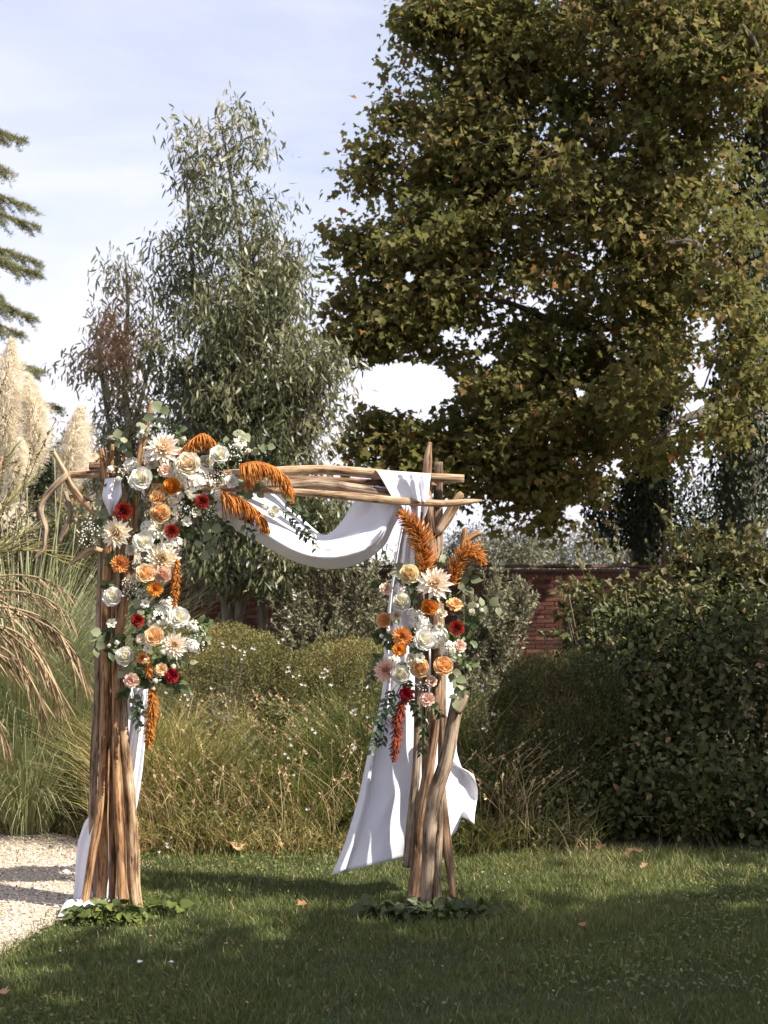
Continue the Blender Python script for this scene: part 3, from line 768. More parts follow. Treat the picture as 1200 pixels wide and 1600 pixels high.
# ------------------------------------------------------------ eucalyptus with hanging leaves
def gum_tree(base, limbs, blobs, nclump, nleaf, mat, label, q, size=.104, rfun=None):
    tr = empty('eucalyptus_tree', base, label, 'tree')
    mb = MB(); limb_mesh(mb, limbs, 7); kids(link('trunk', mb.mesh('trunk', M['bark_grey'])), tr)
    C = blob_pts(blobs, nclump, q, .42); nodes = limb_nodes(limbs)
    mb = MB(); branches_to(mb, C, nodes, .012, q, sag=.10, sides=3)
    tw = kids(link('twigs', mb.mesh('twigs', M['bark_brown'])), tr); tw['kind'] = 'stuff'
    idx = np.repeat(np.arange(len(C)), nleaf // len(C)); N = len(idx)
    # leaves hang in strings below each twig end
    t = q.uniform(0, 1, N); sw = q.normal(0, .2, (len(C), 3))[idx]
    off = np.clip(q.normal(0, 1, (N, 3)), -2, 2) * np.array([.105, .105, .06]) + np.stack([sw[:, 0] * t, sw[:, 1] * t, -.27 * t + .10], 1)
    pos = C[idx] + off
    d = np.array([0, 0, -.85]) + q.normal(0, .48, (N, 3)) + sw * .8
    R = frames(d, rdir(N, q) + np.array([0, 0, .2]))
    s = size * q.uniform(.6, 1.25, N)
    V, T = scatter(LANV, LANT, pos, R, np.stack([s * q.uniform(1.3, 2.3, N), s, s], 1))
    cl = np.clip(q.normal(.45, .27, len(C)), 0, 1)
    r = np.clip(cl[idx] + q.normal(0, .17, N), 0, 1)
    if rfun: r = rfun(pos, r)
    cr = kids(link('crown', rawmesh('crown', V, T, mat, {'rnd': np.repeat(r, len(LANV))})), tr); cr['kind'] = 'stuff'
    return tr
q = np.random.default_rng(9)
EY = 14.6
el = [([P(360, 1150, EY), P(358, 985, EY), P(350, 880, EY), P(368, 760, EY), P(392, 600, EY), P(380, 400, EY), P(352, 230, EY), P(340, 180, EY)], [.075, .07, .06, .05, .04, .03, .014, .007]),
      ([P(374, 1150, EY), P(372, 985, EY), P(392, 780, EY - .2), P(425, 650, EY - .2), P(440, 500, EY - .2), P(420, 360, EY)], [.06, .055, .05, .04, .028, .01]),
      ([P(415, 1150, EY), P(412, 985, EY), P(400, 880, EY), P(378, 700, EY + .3), P(330, 560, EY + .3), P(300, 400, EY + .2), P(290, 240, EY)], [.06, .055, .045, .04, .03, .02, .007]),
      ([P(392, 780, EY), P(440, 720, EY - .4), P(490, 640, EY - .5), P(515, 560, EY - .5)], [.05, .04, .025, .01]),
      ([P(368, 740, EY), P(320, 690, EY - .3), P(270, 640, EY - .4)], [.05, .03, .015]),
      ([P(350, 880, EY), P(330, 860, EY - .4), P(300, 850, EY - .5)], [.04, .03, .015]),
      ([P(400, 880, EY), P(450, 830, EY - .4), P(500, 810, EY - .6)], [.04, .03, .015])]
for l in el[:3]: l[0][0].z = -.05
eb = [(372, 205, 52, 60, EY, .35, .3), (290, 225, 40, 62, EY, .3, .22), (345, 325, 82, 90, EY, .7, .85), (280, 440, 28, 100, EY, .3, .3), (365, 470, 102, 100, EY, .8, 1.8), (440, 440, 45, 90, EY, .5, .6), (400, 600, 118, 105, EY, 1.0, 3.8),
      (330, 650, 85, 80, EY, .9, 1.5), (440, 690, 70, 65, EY - .2, .7, 1.1), (505, 570, 36, 62, EY - .4, .4, .45), (395, 770, 95, 80, EY - .1, .7, 2.2), (320, 830, 55, 50, EY - .3, .5, .5),
      (470, 800, 62, 70, EY - .3, .6, .9), (520, 830, 50, 45, EY - .4, .5, .45), (370, 885, 80, 36, EY - .4, .5, .9), (265, 540, 22, 90, EY, .3, .22), (420, 870, 60, 40, EY - .6, .5, .9), (370, 720, 120, 50, EY, .8, 1.2)]
gum_tree((P(372, 950, EY).x, EY, 0), el, eb, 860, 52000, M['euc'], 'tall many-stemmed eucalyptus with hanging grey-green leaves behind the arch', q)
E2 = 15.6
e2l = [([P(240, 1150, E2), P(238, 980, E2), P(215, 780, E2), P(195, 600, E2), P(200, 470, E2), P(195, 400, E2)], [.06, .055, .045, .03, .02, .008]),
       ([P(222, 820, E2), P(180, 700, E2), P(160, 600, E2), P(150, 520, E2)], [.04, .03, .02, .008]),
       ([P(205, 680, E2), P(235, 560, E2), P(240, 460, E2)], [.03, .02, .008])]
e2l[0][0][0].z = -.05
e2b = [(195, 430, 45, 38, E2, .3, .22), (178, 520, 50, 70, E2, .5, .75), (222, 520, 20, 80, E2, .3, .3), (190, 600, 48, 62, E2, .5, .7), (205, 690, 50, 55, E2, .5, .7), (140, 575, 20, 30, E2, .25, .1), (165, 670, 32, 40, E2, .3, .22), (190, 770, 60, 50, E2, .4, .5)]
def brown_patch(pos, r):
    px = 600 + F * pos[:, 0] / pos[:, 1]; py = YH - F * (pos[:, 2] - H) / pos[:, 1]
    b = np.exp(-((px - 185) / 50) ** 2 - ((py - 530) / 75) ** 2)
    return np.clip(r * .6 + b * .55, 0, 1)
gum_tree((P(238, 950, E2).x, E2, 0), e2l, e2b, 105, 6200, M['euc_brown'], 'slim smaller eucalyptus with patches of dried brown leaves, left of the tall one', q, rfun=brown_patch)

# ------------------------------------------------------------ cedar, far left
q = np.random.default_rng(15)
CY = 21.0
cb = P(-165, 950, CY); cb.z = 0
ced = empty('cedar_tree', cb, 'cedar with flat drooping tiers of needles reaching in from the left edge', 'tree')
mb = MB(); Vv = tube([(cb.x, CY, -.05), (cb.x, CY, 5), (cb.x + .1, CY, 10.5)], [.32, .22, .05], 20, 9, .04); mb.add(*Vv[:3])
tips = [(48, 228, 190), (62, 310, 285), (75, 355, 330), (80, 408, 380), (64, 435, 400), (62, 490, 440), (40, 520, 480), (85, 575, 545), (105, 640, 610), (30, 260, 240), (20, 460, 430), (70, 660, 640), (-20, 330, 300), (-30, 420, 380), (0, 560, 520), (95, 700, 670)]
pts, dirs = [], []
for k, (tx, ty, oy) in enumerate(tips):
    Yk = CY + q.uniform(-1.3, .6)
    a = np.array([cb.x, CY, H - (oy - YH) / F * CY - .1]); e = np.array(P(tx - 16 + q.normal(0, 10), ty + q.normal(0, 6), Yk)); m = (a + e) / 2 + np.array([0, 0, .22])
    c = cat_rom([a, m, e], 40)
    V, Q, T, g = tube([a, m, e], [.06, .035, .008], 14, 5); mb.add(V, Q, T)
    for s_ in range(70):
        i = int(q.uniform(.2, 1) * 39); b0 = c[i]
        tg = norm(c[min(i + 1, 39)] - c[max(i - 1, 0)])
        sd = norm(np.cross(tg, [0, 0, 1])) * q.choice([-1, 1])
        L = q.uniform(.15, .75) * (1.2 - 1.0 * i / 39) + .06
        d = norm(tg * q.uniform(.5, 1.2) + sd * q.uniform(.1, 1) + np.array([0, 0, q.uniform(-.75, .12)]))
        V, Q, T, g = tube([b0, b0 + d * L * .5, b0 + d * L + np.array([0, 0, -.12 * L])], [.008, .005, .002], 4, 3, caps=False); mb.add(V, Q)
        npt = int(L * 120)
        t = q.uniform(0.05, 1, npt)[:, None]
        pp = b0 + d * L * t + np.array([0, 0, -.12]) * L * t ** 2 + q.normal(0, .012, (npt, 3))
        pts.append(pp); dirs.append(norm(d * .5 + rdir(npt, q) + np.array([0, 0, .45])))
    for s_ in range(5): pass
kids(link('trunk', mb.mesh('trunk', M['bark_brown'])), ced)
pp = np.concatenate(pts); dd = np.concatenate(dirs)
rep = 3; pp = np.repeat(pp, rep, 0) + q.normal(0, .012, (len(pp) * rep, 3)); dd = norm(np.repeat(dd, rep, 0) + q.normal(0, .6, (len(dd) * rep, 3)))
NV = np.array([[-.07, 0, 0], [.07, 0, 0], [0, 1, 0]]); NT = np.array([[0, 1, 2]])
V, T = scatter(NV, NT, pp, frames(dd, rdir(len(pp), q)), q.uniform(.04, .08, len(pp)))
nd = kids(link('needles', rawmesh('needles', V, T, M['cedar'], {'rnd': np.repeat(np.clip(q.normal(.45, .22, len(pp)), 0, 1), 3)})), ced); nd['kind'] = 'stuff'

# olives and dark trees beyond the wall
def olive(px, top, rx, ry, Y, n, label, q, mat='olive', size=.06, name='olive_tree', cat='tree'):
    b = P(px, 950, Y); b.z = 0
    t = empty(name, b, label, cat)
    zc = H - (top + ry - YH) / F * Y
    mb = MB()
    for k in range(4):
        e = np.array([q.normal(0, rx / F * Y * .5), q.normal(0, .4), zc + q.uniform(-.1, .3)])
        mb.add(*tube([(0, 0, -.05), (e[0] * .3, e[1] * .3, zc * .5), e], [.08, .06, .015], 10, 6)[:3])
    link('trunk', mb.mesh('trunk', M['bark_grey']), t)
    leaf_cloud('crown', [(px, top + ry, rx, ry, Y, rx / F * Y, 2), (px - rx * .5, top + ry * 1.2, rx * .6, ry * .8, Y - .3, .5, 1), (px + rx * .5, top + ry * 1.1, rx * .6, ry * .85, Y - .2, .5, 1),
                         (px, top + ry * 2, rx * .9, ry, Y, rx / F * Y, 1.2)], n, size, SMV * (.62, 1, 1), SMT, M[mat], t, q, shell=.45, jitter=.8, dirv=(0, -.2, .5), clump=14)
    return t
q = np.random.default_rng(31)
olive(775, 815, 85, 45, 21, 14000, 'grey-green olive tree showing above the brick wall right of the arch', q)
olive(895, 812, 80, 48, 22.5, 9000, 'olive tree above the wall in front of the ivy-clad stems', q)
olive(668, 852, 60, 32, 23.5, 6000, 'low olive tree just behind the wall near the right arch post', q)
olive(585, 872, 42, 22, 20, 4500, 'yellowish clipped shrub top rising over the wall below the white cloth', q, mat='box', size=.045, name='garden_shrub', cat='shrub')
olive(300, 790, 70, 55, 20.5, 9000, 'light green shrub above the wall behind the left flowers', q, mat='bramble', size=.07, name='garden_shrub', cat='shrub')
olive(78, 690, 42, 40, 30, 6000, 'dark rounded tree in front of the far house, behind the pampas plumes', q, mat='ivy', size=.12, name='dark_tree')
olive(40, 800, 90, 70, 16, 9000, 'light grey-green shrub behind the pampas blades at the left edge', q, mat='bramble', size=.07, name='garden_shrub', cat='shrub')
olive(130, 785, 60, 60, 17.2, 8000, 'grey-green shrub behind the crooked left end of the arch', q, mat='bramble', size=.07, name='garden_shrub', cat='shrub')
olive(525, 775, 35, 50, 24, 4000, 'pale green tree glimpsed under the beam beyond the wall', q, mat='bramble', size=.08, name='garden_tree')
olive(1050, 800, 130, 60, 24, 7000, 'dark tree beyond the wall behind the plane stems', q, mat='ivy', size=.12, name='dark_tree')
# ------------------------------------------------------------ clipped shrubs
def clipped(cx, top, halfw, Y, depth, n, label, q, size=.016, mat='box'):
    b = P(cx, 950, Y); b.z = 0
    sh = empty('clipped_shrub', b, label, 'shrub', 'clipped shrubs in the border')
    zt = H - (top - YH) / F * Y; a = halfw / F * Y
    # dark woody inside
    mb = MB()
    for k in range(26):
        e = np.array([q.normal(0, a * .45), q.normal(0, depth * .4), zt * q.uniform(.55, .9)])
        mb.add(*tube([(e[0] * .2, e[1] * .2, -.03), (e[0] * .6, e[1] * .6, e[2] * .5), e], [.014, .01, .004], 6, 4)[:3])
    link('stems', mb.mesh('stems', M['twig']), sh)
    th = q.uniform(0, 2 * math.pi, n); u = q.uniform(-.55, 1, n)
    cz = np.sign(u) * np.abs(u) ** .7; sr = np.maximum(1 - np.abs(u) ** 2.2, 0) ** .47 
    lump = 1 + .07 * wob(th * 3, u * 5, 4 + int(cx), lo=.8, hi=3) + .05 * wob(np.cos(th) * 9, u * 9 + np.sin(th) * 6, 7, lo=1, hi=3)
    inn = 1 - np.abs(q.normal(0, .05, n)) - (q.random(n) < .3) * q.uniform(0, .25, n)
    rr = lump * inn
    zc = zt * .52
    pos = np.stack([np.cos(th) * sr * a * rr, np.sin(th) * sr * depth * rr, zc + cz * (zt - zc) * rr], 1)
    pos = pos[pos[:, 2] > .02]; N = len(pos)
    nrm = norm(pos - np.array([0, 0, zc]))
    d = norm(nrm + q.normal(0, .75, (N, 3)) + np.array([0, 0, .35]))
    R = frames(d, rdir(N, q) + nrm * .4)
    s = size * q.uniform(.6, 1.5, N)
    V, T = scatter(SMV, SMT, pos, R, s)
    v = .42 + .15 * wob(pos[:, 0] * 6, pos[:, 2] * 6, 5)
    o = link('foliage', rawmesh('foliage', V, T, M[mat], {'rnd': np.repeat(np.clip(v + q.normal(0, .18, N), 0, 1), 4)}), sh); o['kind'] = 'stuff'
    # fine shoots standing off the clipped surface
    m = 2600; k = q.choice(N, m); k = k[pos[k, 2] > zc]
    V, T, r_ = blades(pos[k, 0], pos[k, 1], q.uniform(.02, .07, len(k)), np.full(len(k), .004), q.uniform(0, .6, len(k)), pos[k, 2], 2, .3, q.uniform(.5, 1, len(k)), seed=4)
    o = link('shoots', rawmesh('shoots', V, T, M[mat], {'rnd': r_}), sh); o['kind'] = 'stuff'
    return sh
q = np.random.default_rng(5)
clipped(330, 976, 142, 10.9, .66, 50000, 'broad clipped shrub mound behind the meadow grass, next to the left arch post', q)
clipped(550, 1000, 126, 10.7, .60, 44000, 'broad clipped shrub mound behind the meadow grass, left of the right arch post', q)
clipped(872, 1026, 102, 9.75, .52, 42000, 'dark clipped shrub ball in shade to the right of the arch', q, .018, 'bush')

# ------------------------------------------------------------ loose shrubs made of arching leafy stems
def stem_shrub(name, base, tips, mat, label, q, leaf=.06, per=40, V0=SMV * (.3, 1, 1), T0=SMT, wide=2.0, r0=.012, sag=.25, cat='shrub', group=None, stemmat='twig', side=3, lo=.25, flat=0.0):
    sh = empty(name, base, label, cat, group)
    b = np.array(base); mb = MB(); pos, dr = [], []
    for tp in tips:
        tp = np.array(tp); st = b + np.array([q.normal(0, .12), q.normal(0, .1), -.02])
        m = st * .5 + tp * .5 + np.array([0, 0, np.linalg.norm(tp - st) * sag])
        c = cat_rom([st, m, tp], 22)
        V, Q, T, g = tube([st, m, tp], [r0, r0 * .6, r0 * .2], 12, 4, caps=False); mb.add(V, Q)
        sub = [(c, 1.0)]
        for k in range(side):
            i = int(q.uniform(7, 19)); L = q.uniform(.15, .4) * np.linalg.norm(tp - st) * .6
            tg = norm(c[i + 1] - c[i - 1]); e = c[i] + norm(tg + rdir(1, q)[0] * .9 + np.array([0, 0, .2])) * L
            cc = cat_rom([c[i], (c[i] + e) / 2 + np.array([0, 0, .05 * L]), e], 10)
            V, Q, T, g = tube(cc[::3], [r0 * .4, r0 * .15], 6, 3, caps=False); mb.add(V, Q); sub.append((cc, .5))
        for cc, f in sub:
            m_ = int(per * f); t = q.uniform(lo if f == 1 else .1, 1, m_) * (len(cc) - 1.01); i = t.astype(int)
            p = cc[i] + (cc[i + 1] - cc[i]) * (t - i)[:, None]; tg = norm(cc[i + 1] - cc[i])
            d = norm(tg * q.uniform(.2, .9, (m_, 1)) + rdir(m_, q) * .9 + np.array([0, 0, .1 - flat]))
            pos.append(p); dr.append(d)
    kids(link('stems', mb.mesh('stems', M[stemmat])), sh)
    pos = np.concatenate(pos); dr = np.concatenate(dr); N = len(pos)
    s = leaf * q.uniform(.5, 1.2, N)
    V, T = scatter(V0, T0, pos, frames(dr, np.array([0, -.2, .8]) + q.normal(0, .5, (N, 3))), np.stack([s * wide, s, s], 1))
    o = kids(link('leaves', rawmesh('leaves', V, T, M[mat], {'rnd': np.repeat(np.clip(q.normal(.45, .22, N), 0, 1), len(V0))})), sh); o['kind'] = 'stuff'
    return sh
def tips_in(ells, n, q):
    return blob_pts([(a, b, c, d, Y, rY, w_) for (a, b, c, d, Y, rY, w_) in ells], n, q, .5)
q = np.random.default_rng(6)
def gz(px, Y): p = P(px, 950, Y); p.z = 0; return p
stem_shrub('silver_shrub', gz(520, 14), tips_in([(540, 895, 70, 22, 14.2, .4, 1), (500, 935, 80, 50, 14, .5, 2), (590, 915, 40, 55, 14, .4, 1.1), (450, 960, 40, 45, 13.6, .4, .8), (560, 985, 60, 30, 13.4, .4, .8)], 64, q), 'silver',
           'straggling grey-leaved shrub against the brick wall between the arch posts', q, .06, 130, sag=.12)
stem_shrub('silver_shrub', gz(760, 13.2), tips_in([(760, 960, 55, 70, 13.2, .4, 2), (810, 925, 55, 35, 13.4, .4, 1.2), (740, 1040, 50, 50, 12.6, .4, 1), (770, 880, 30, 30, 13.6, .3, .4)], 60, q), 'silver',
           'grey-leaved shrub in front of the brick wall just right of the arch', q, .06, 120, sag=.12)
stem_shrub('silver_shrub', gz(700, 12.2), tips_in([(745, 1090, 40, 60, 12, .3, 2), (720, 1160, 40, 50, 11.6, .3, 1)], 26, q), 'silver',
           'thin grey shrub with bare stems behind the right post', q, .06, 30, sag=.1)

# ------------------------------------------------------------ the big leafy hedge and brambles on the right
q = np.random.default_rng(8)
bb = empty('hedge_bush', gz(1060, 10.4), 'large dark leafy hedge filling the right side below the plane tree', 'hedge')
mb = MB(); hb = np.array(gz(1060, 10.4))
for k in range(60):
    e = np.array(P(q.uniform(880, 1260), q.uniform(900, 1250), q.uniform(9.9, 11)))
    st = np.array([e[0] * .7 + hb[0] * .3, 10.4 + q.normal(0, .25), -.03])
    mb.add(*tube([st, (st + e) / 2 + np.array([0, 0, .15]), e], [.018, .012, .004], 8, 4)[:3])
kids(link('stems', mb.mesh('stems', M['twig'])), bb)
hedge_blobs = [(1110, 1010, 130, 110, 10.3, .5, 2.6), (1180, 1120, 150, 170, 9.9, .5, 3), (1010, 1130, 110, 150, 10.2, .5, 2.6), (990, 1010, 90, 70, 10.6, .5, 1.3), (990, 1190, 60, 110, 9.9, .4, 1.4),
               (1080, 1240, 150, 80, 9.4, .4, 2.4), (1200, 1260, 110, 70, 9.2, .3, 1.4), (900, 1275, 100, 40, 9.3, .2, .8), (1320, 1080, 140, 190, 10, .6, 2.2), (1480, 1080, 140, 190, 10, .6, 1.6)]
C = blob_pts(hedge_blobs, 1650, q, .28); C = C[C[:, 2] > .04]
ii = np.repeat(np.arange(len(C)), 17); N = len(ii)
pos = C[ii] + q.normal(0, .085, (N, 3)); pos[:, 2] = np.maximum(pos[:, 2], .02)
d = norm(q.normal(0, .6, (N, 3)) + np.array([0, -.25, -.35])); nn = np.array([.1, -.5, .75]) + q.normal(0, .5, (N, 3))
R = frames(d, nn); s = .056 * q.uniform(.5, 1.25, N) * np.clip(q.normal(1, .18, len(C)), .6, 1.5)[ii]
cl = np.clip(q.normal(.42, .17, len(C)), 0, 1)[ii]; r = np.clip(cl + q.normal(0, .17, N), 0, 1)
px = 600 + F * pos[:, 0] / pos[:, 1]; py = YH - F * (pos[:, 2] - H) / pos[:, 1]
front = (px < 1190) & (py < 1330)
order = (pos[:, 1] - s * 12 + (~front) * 50).argsort(); big, small = order[:300], order[300:]
V, T = scatter(O4V * (1.15, 1, 1), O4T, pos[small], R[small], s[small])
o = kids(link('foliage', rawmesh('foliage', V, T, M['bush'], {'rnd': np.repeat(r[small], len(O4V))})), bb); o['kind'] = 'stuff'
var = [rawmesh('leaf', OVV * (1.15, 1, 1), OVT, M['bush'], {'rnd': np.full(len(OVV), .08 + .13 * i)}) for i in range(7)]
for i in big:
    o = link('leaf', var[int(r[i] * 6.9)], bb)
    o.matrix_local = Matrix.Translation(Vector(pos[i]) - bb.location) @ Matrix(R[i].tolist()).to_4x4() @ Matrix.Scale(s[i], 4)
# bramble top
bt = tips_in([(1090, 890, 110, 50, 10.9, .4, 2.4), (1000, 920, 90, 45, 11.2, .4, 1.8), (930, 960, 60, 45, 11.4, .4, 1.2), (1180, 880, 60, 60, 10.6, .4, 1.4), (1120, 845, 70, 30, 10.8, .3, .5), (880, 985, 40, 30, 11.4, .3, .6), (900, 910, 45, 30, 11.6, .3, .9)], 150, q)
stem_shrub('bramble', gz(1060, 11.1), bt, 'bramble', 'tangled bramble with browning leaves growing over the top of the hedge', q, .062, 80, O4V, O4T, 1.1, .007, .1, lo=.55)
bs = [P(1048, 790, 10.8), P(960, 815, 11), P(1145, 822, 10.6), P(1190, 815, 10.6), P(1010, 842, 11), P(1085, 800, 10.8), P(895, 905, 11.2)]
stem_shrub('bramble', gz(1080, 11.2), bs, 'bramble', 'long arching bramble shoots sticking up against the dark trunks', q, .055, 36, O4V, O4T, 1.1, .006, .05, lo=.5, side=2)
# low weeds at the foot of the hedge and right of the cloth
stem_shrub('weed_plant', gz(770, 9.0), tips_in([(770, 1250, 45, 45, 9, .25, 2), (790, 1300, 60, 25, 8.8, .2, 1.5), (745, 1200, 25, 40, 9.2, .2, .8)], 60, q), 'bramble', 'pale green weeds growing beside the white cloth end, right of the arch', q, .04, 40, O4V, O4T, 1, .004, .1)
stem_shrub('weed_plant', gz(1090, 8.95), tips_in([(1080, 1265, 60, 40, 9, .2, 2), (1040, 1215, 30, 30, 9.2, .2, .7)], 36, q), 'bush', 'bright leafy weed low down in front of the dark hedge', q, .055, 34, O4V, O4T, 1.1, .004, .1)
stem_shrub('weed_plant', gz(690, 8.75), tips_in([(740, 1330, 70, 18, 8.7, .12, 2), (640, 1335, 60, 15, 8.75, .1, 1)], 40, q), 'lawn', 'low green weeds along the edge of the lawn behind the right post', q, .035, 26, O4V, O4T, 1, .003, .1)

# ------------------------------------------------------------ meadow strip
q = np.random.default_rng(12)
N = 46000
x = q.uniform(-1.75, 1.35, N); y = q.uniform(8.62, 10.3, N)
keep = (q.random(N) < np.where(x > .78, .1, 1)) & ~inside(GP, x, y)
x, y = x[keep], y[keep]
front = np.clip((y - 8.62) / 1.1, 0, 1)
cl = wob(x, y, 33, lo=1.5, hi=6); cl2 = wob(x, y, 40, lo=4, hi=12)
h = (.15 + .68 * front) * (1 + .34 * cl + .18 * cl2) * q.uniform(.4, 1.3, len(x))
h = np.clip(h * np.where(x > .7, .8, 1), .06, 1.15)
lean = np.clip(q.normal(.7, .32, len(x)), .05, 1.4)
r = np.clip(.48 + .15 * wob(x, y, 56, lo=2, hi=8) + .17 * wob(x, y, 55, lo=.8, hi=3) + q.normal(0, .2, len(x)), 0, 1)
V, T, rr = blades(x, y, h, q.uniform(.003, .011, len(x)), lean, -.004, 4, .9, r, seed=9)
tag(link('meadow_grass', rawmesh('meadow_grass', V, T, M['meadow'], {'rnd': rr})), kind='stuff')
# thin straw stalks with seed heads
N = 900
x = q.uniform(-1.6, 1.0, N); y = q.uniform(8.7, 10.4, N)
mbs = MB()
for i in range(N):
    L = q.uniform(.35, .85) * (0.6 + .5 * min((y[i] - 8.6) / 1.2, 1)); a = q.uniform(0, 6.28); ln = q.uniform(.15, .8) * L
    e = np.array([x[i] + math.cos(a) * ln, y[i] + math.sin(a) * ln * .6, L]); b0 = np.array([x[i], y[i], -.01]); m = np.array([x[i] + math.cos(a) * ln * .3, y[i] + math.sin(a) * ln * .2, L * .62])
    V, Q, T, g = tube([b0, m, e], [.0032, .0024, .0014], 6, 3, caps=False)
    rv = q.random(); mbs.add(V, Q, rnd=np.full(len(V), rv))
    n2 = 8; t = q.uniform(.72, 1, n2)[:, None]; pp = m + (e - m) * t
    V, T = scatter(SMV, SMT, pp, frames(norm(e - m) + q.normal(0, .5, (n2, 3)), rdir(n2, q)), q.uniform(.012, .03, n2))
    mbs.add(V, T=T, rnd=np.full(len(V), rv))
tag(link('dry_grass_stalks', mbs.mesh('dry_grass_stalks', M['straw'])), kind='stuff')
# broad-leaved undergrowth inside the meadow
N = 26000
x = q.uniform(-1.75, 1.3, N); y = q.uniform(8.65, 10.2, N); k = ~inside(GP, x, y); x, y = x[k], y[k]; N = len(x)
z = q.uniform(.01, 1, N) * (.12 + .5 * np.clip((y - 8.6) / .9, 0, 1)) * (1 + .4 * wob(x, y, 61, lo=1, hi=6))
V, T = scatter(O4V, O4T, np.stack([x, y, np.maximum(z, .01)], 1), frames(q.normal(0, 1, (N, 3)) + (0, -.3, .1), np.array([0, -.3, .8]) + q.normal(0, .5, (N, 3))), q.uniform(.018, .042, N))
tag(link('undergrowth', rawmesh('undergrowth', V, T, M['bramble'], {'rnd': np.repeat(np.clip(q.normal(.35, .25, N), 0, 1), 6)})), kind='stuff')

# coarser weeds standing in the meadow
wl = [(285, 1240, 'silver', 'grey-green weed at the left of the meadow beside the left post'), (345, 1200, 'bramble', 'olive weed left of centre in the meadow'), (400, 1160, 'silver', 'tall pale weed below the gap between the clipped mounds'),
      (450, 1230, 'bush', 'dark green weed in the middle of the meadow'), (505, 1190, 'bramble', 'olive weed right of centre in the meadow'), (545, 1240, 'silver', 'pale weed touching the white cloth'), (300, 1150, 'bramble', 'brownish weed near the lowest left amaranth'),
      (380, 1290, 'bush', 'low dark weed at the front edge of the meadow, left'), (470, 1295, 'bramble', 'low olive weed at the front edge of the meadow, centre'), (530, 1300, 'bush', 'low dark weed at the front edge of the meadow near the cloth'),
      (250, 1290, 'bramble', 'low weed at the meadow corner by the left post foot'), (430, 1110, 'bramble', 'tall weed in front of the second clipped mound'), (355, 1110, 'silver', 'tall grey weed in front of the first clipped mound'),
      (780, 1180, 'silver', 'grey weed between the right post and the shaded shrub ball'), (735, 1240, 'bramble', 'olive weed behind the loose cloth corner'), (820, 1290, 'bush', 'dark weed at the foot of the shaded shrub ball')]
for (a, b, mt, lb) in wl:
    Yw = 8.9 + max(0, (1300 - b)) / 190 * .9
    stem_shrub('meadow_weed', gz(a, Yw), tips_in([(a, b, 34, 38, Yw, .18, 1)], 14, q), mt, lb, q, .045, 34, O4V if mt != 'silver' else SMV * (.3, 1, 1), O4T if mt != 'silver' else SMT, 1 if mt != 'silver' else 2, .004, .06, cat='weed', group='weeds in the meadow')
# white star flowers on wiry stems
M['white_petal'] = leaf_mat('white_petal', [(0, (.70, .66, .60)), (1, (.82, .80, .78))], .3, .5)
def gaura(pts_px, Y, label, q):
    b = gz(pts_px[0][0] + q.uniform(-15, 15), Y)
    t = empty('star_flower_plant', b, label, 'wildflower', 'white star flowers in the border')
    mb = MB(); fl = MB()
    for (fx, fy, n) in pts_px:
        e = np.array(P(fx, fy, Y - q.uniform(0, .15)))
        m = (np.array(b) + e) / 2 + np.array([q.normal(0, .05), 0, .1])
        mb.add(*tube([np.array(b) + (q.normal(0, .03), 0, 0), m, e], [.003, .002, .0012], 8, 3)[:3])
        for k in range(n):
            c = e + q.normal(0, .018, 3) * (1 if n > 1 else 0) + (0, -.01, 0)
            for j in range(4):
                a = j * 1.57 + q.uniform(-.35, .35) + k
                d = np.array([math.cos(a), -.45, math.sin(a)])
                V, T = scatter(OVV, OVT, [c], frames(d[None], np.array([[0, -1, .2]])), np.array([q.uniform(.011, .017)])); fl.add(V, T=T, rnd=np.full(len(V), q.random()))
    kids(link('stems', mb.mesh('stems', M['twig'])), t); kids(link('flowers', fl.mesh('flowers', M['white_petal'])), t)
for pts, Y, lab in [([(370, 1015, 3), (385, 1022, 3), (398, 1012, 2), (352, 1010, 2)], 10.2, 'cluster of white star flowers in front of the left clipped mound'),
                    ([(452, 1046, 3), (462, 1056, 2), (478, 1068, 2), (440, 1000, 2)], 10.0, 'white star flowers just left of the gap between the clipped mounds'),
                    ([(506, 1050, 3), (518, 1070, 2), (508, 1055, 2)], 10.0, 'white star flowers in front of the second clipped mound'),
                    ([(552, 1112, 3), (575, 1120, 1), (556, 1108, 1)], 9.3, 'white star flower close to the white cloth on its left'),
                    ([(498, 1141, 2), (552, 1164, 3), (455, 1156, 2)], 9.2, 'white star flowers low in the middle of the meadow'),
                    ([(447, 1178, 2), (460, 1210, 1), (480, 1268, 2)], 9.0, 'single white star flowers down among the dry grass'),
                    ([(295, 1085, 2), (300, 1100, 2), (260, 1082, 1), (330, 1075, 1)], 9.8, 'small white flowers just right of the left arch post'),
                    ([(258, 1322, 2), (262, 1312, 2), (250, 1330, 1)], 8.7, 'tiny white daisies low by the path end beside the left post'),
                    ([(750, 1070, 3), (753, 1135, 4), (770, 1113, 2), (722, 1085, 1)], 9.4, 'white star flowers on tall stems right of the right post'),
                    ([(462, 935, 3), (450, 955, 2), (445, 985, 2), (470, 975, 1)], 11.6, 'white star flowers against the grey shrub by the wall')]:
    gaura(pts, Y, lab, q)

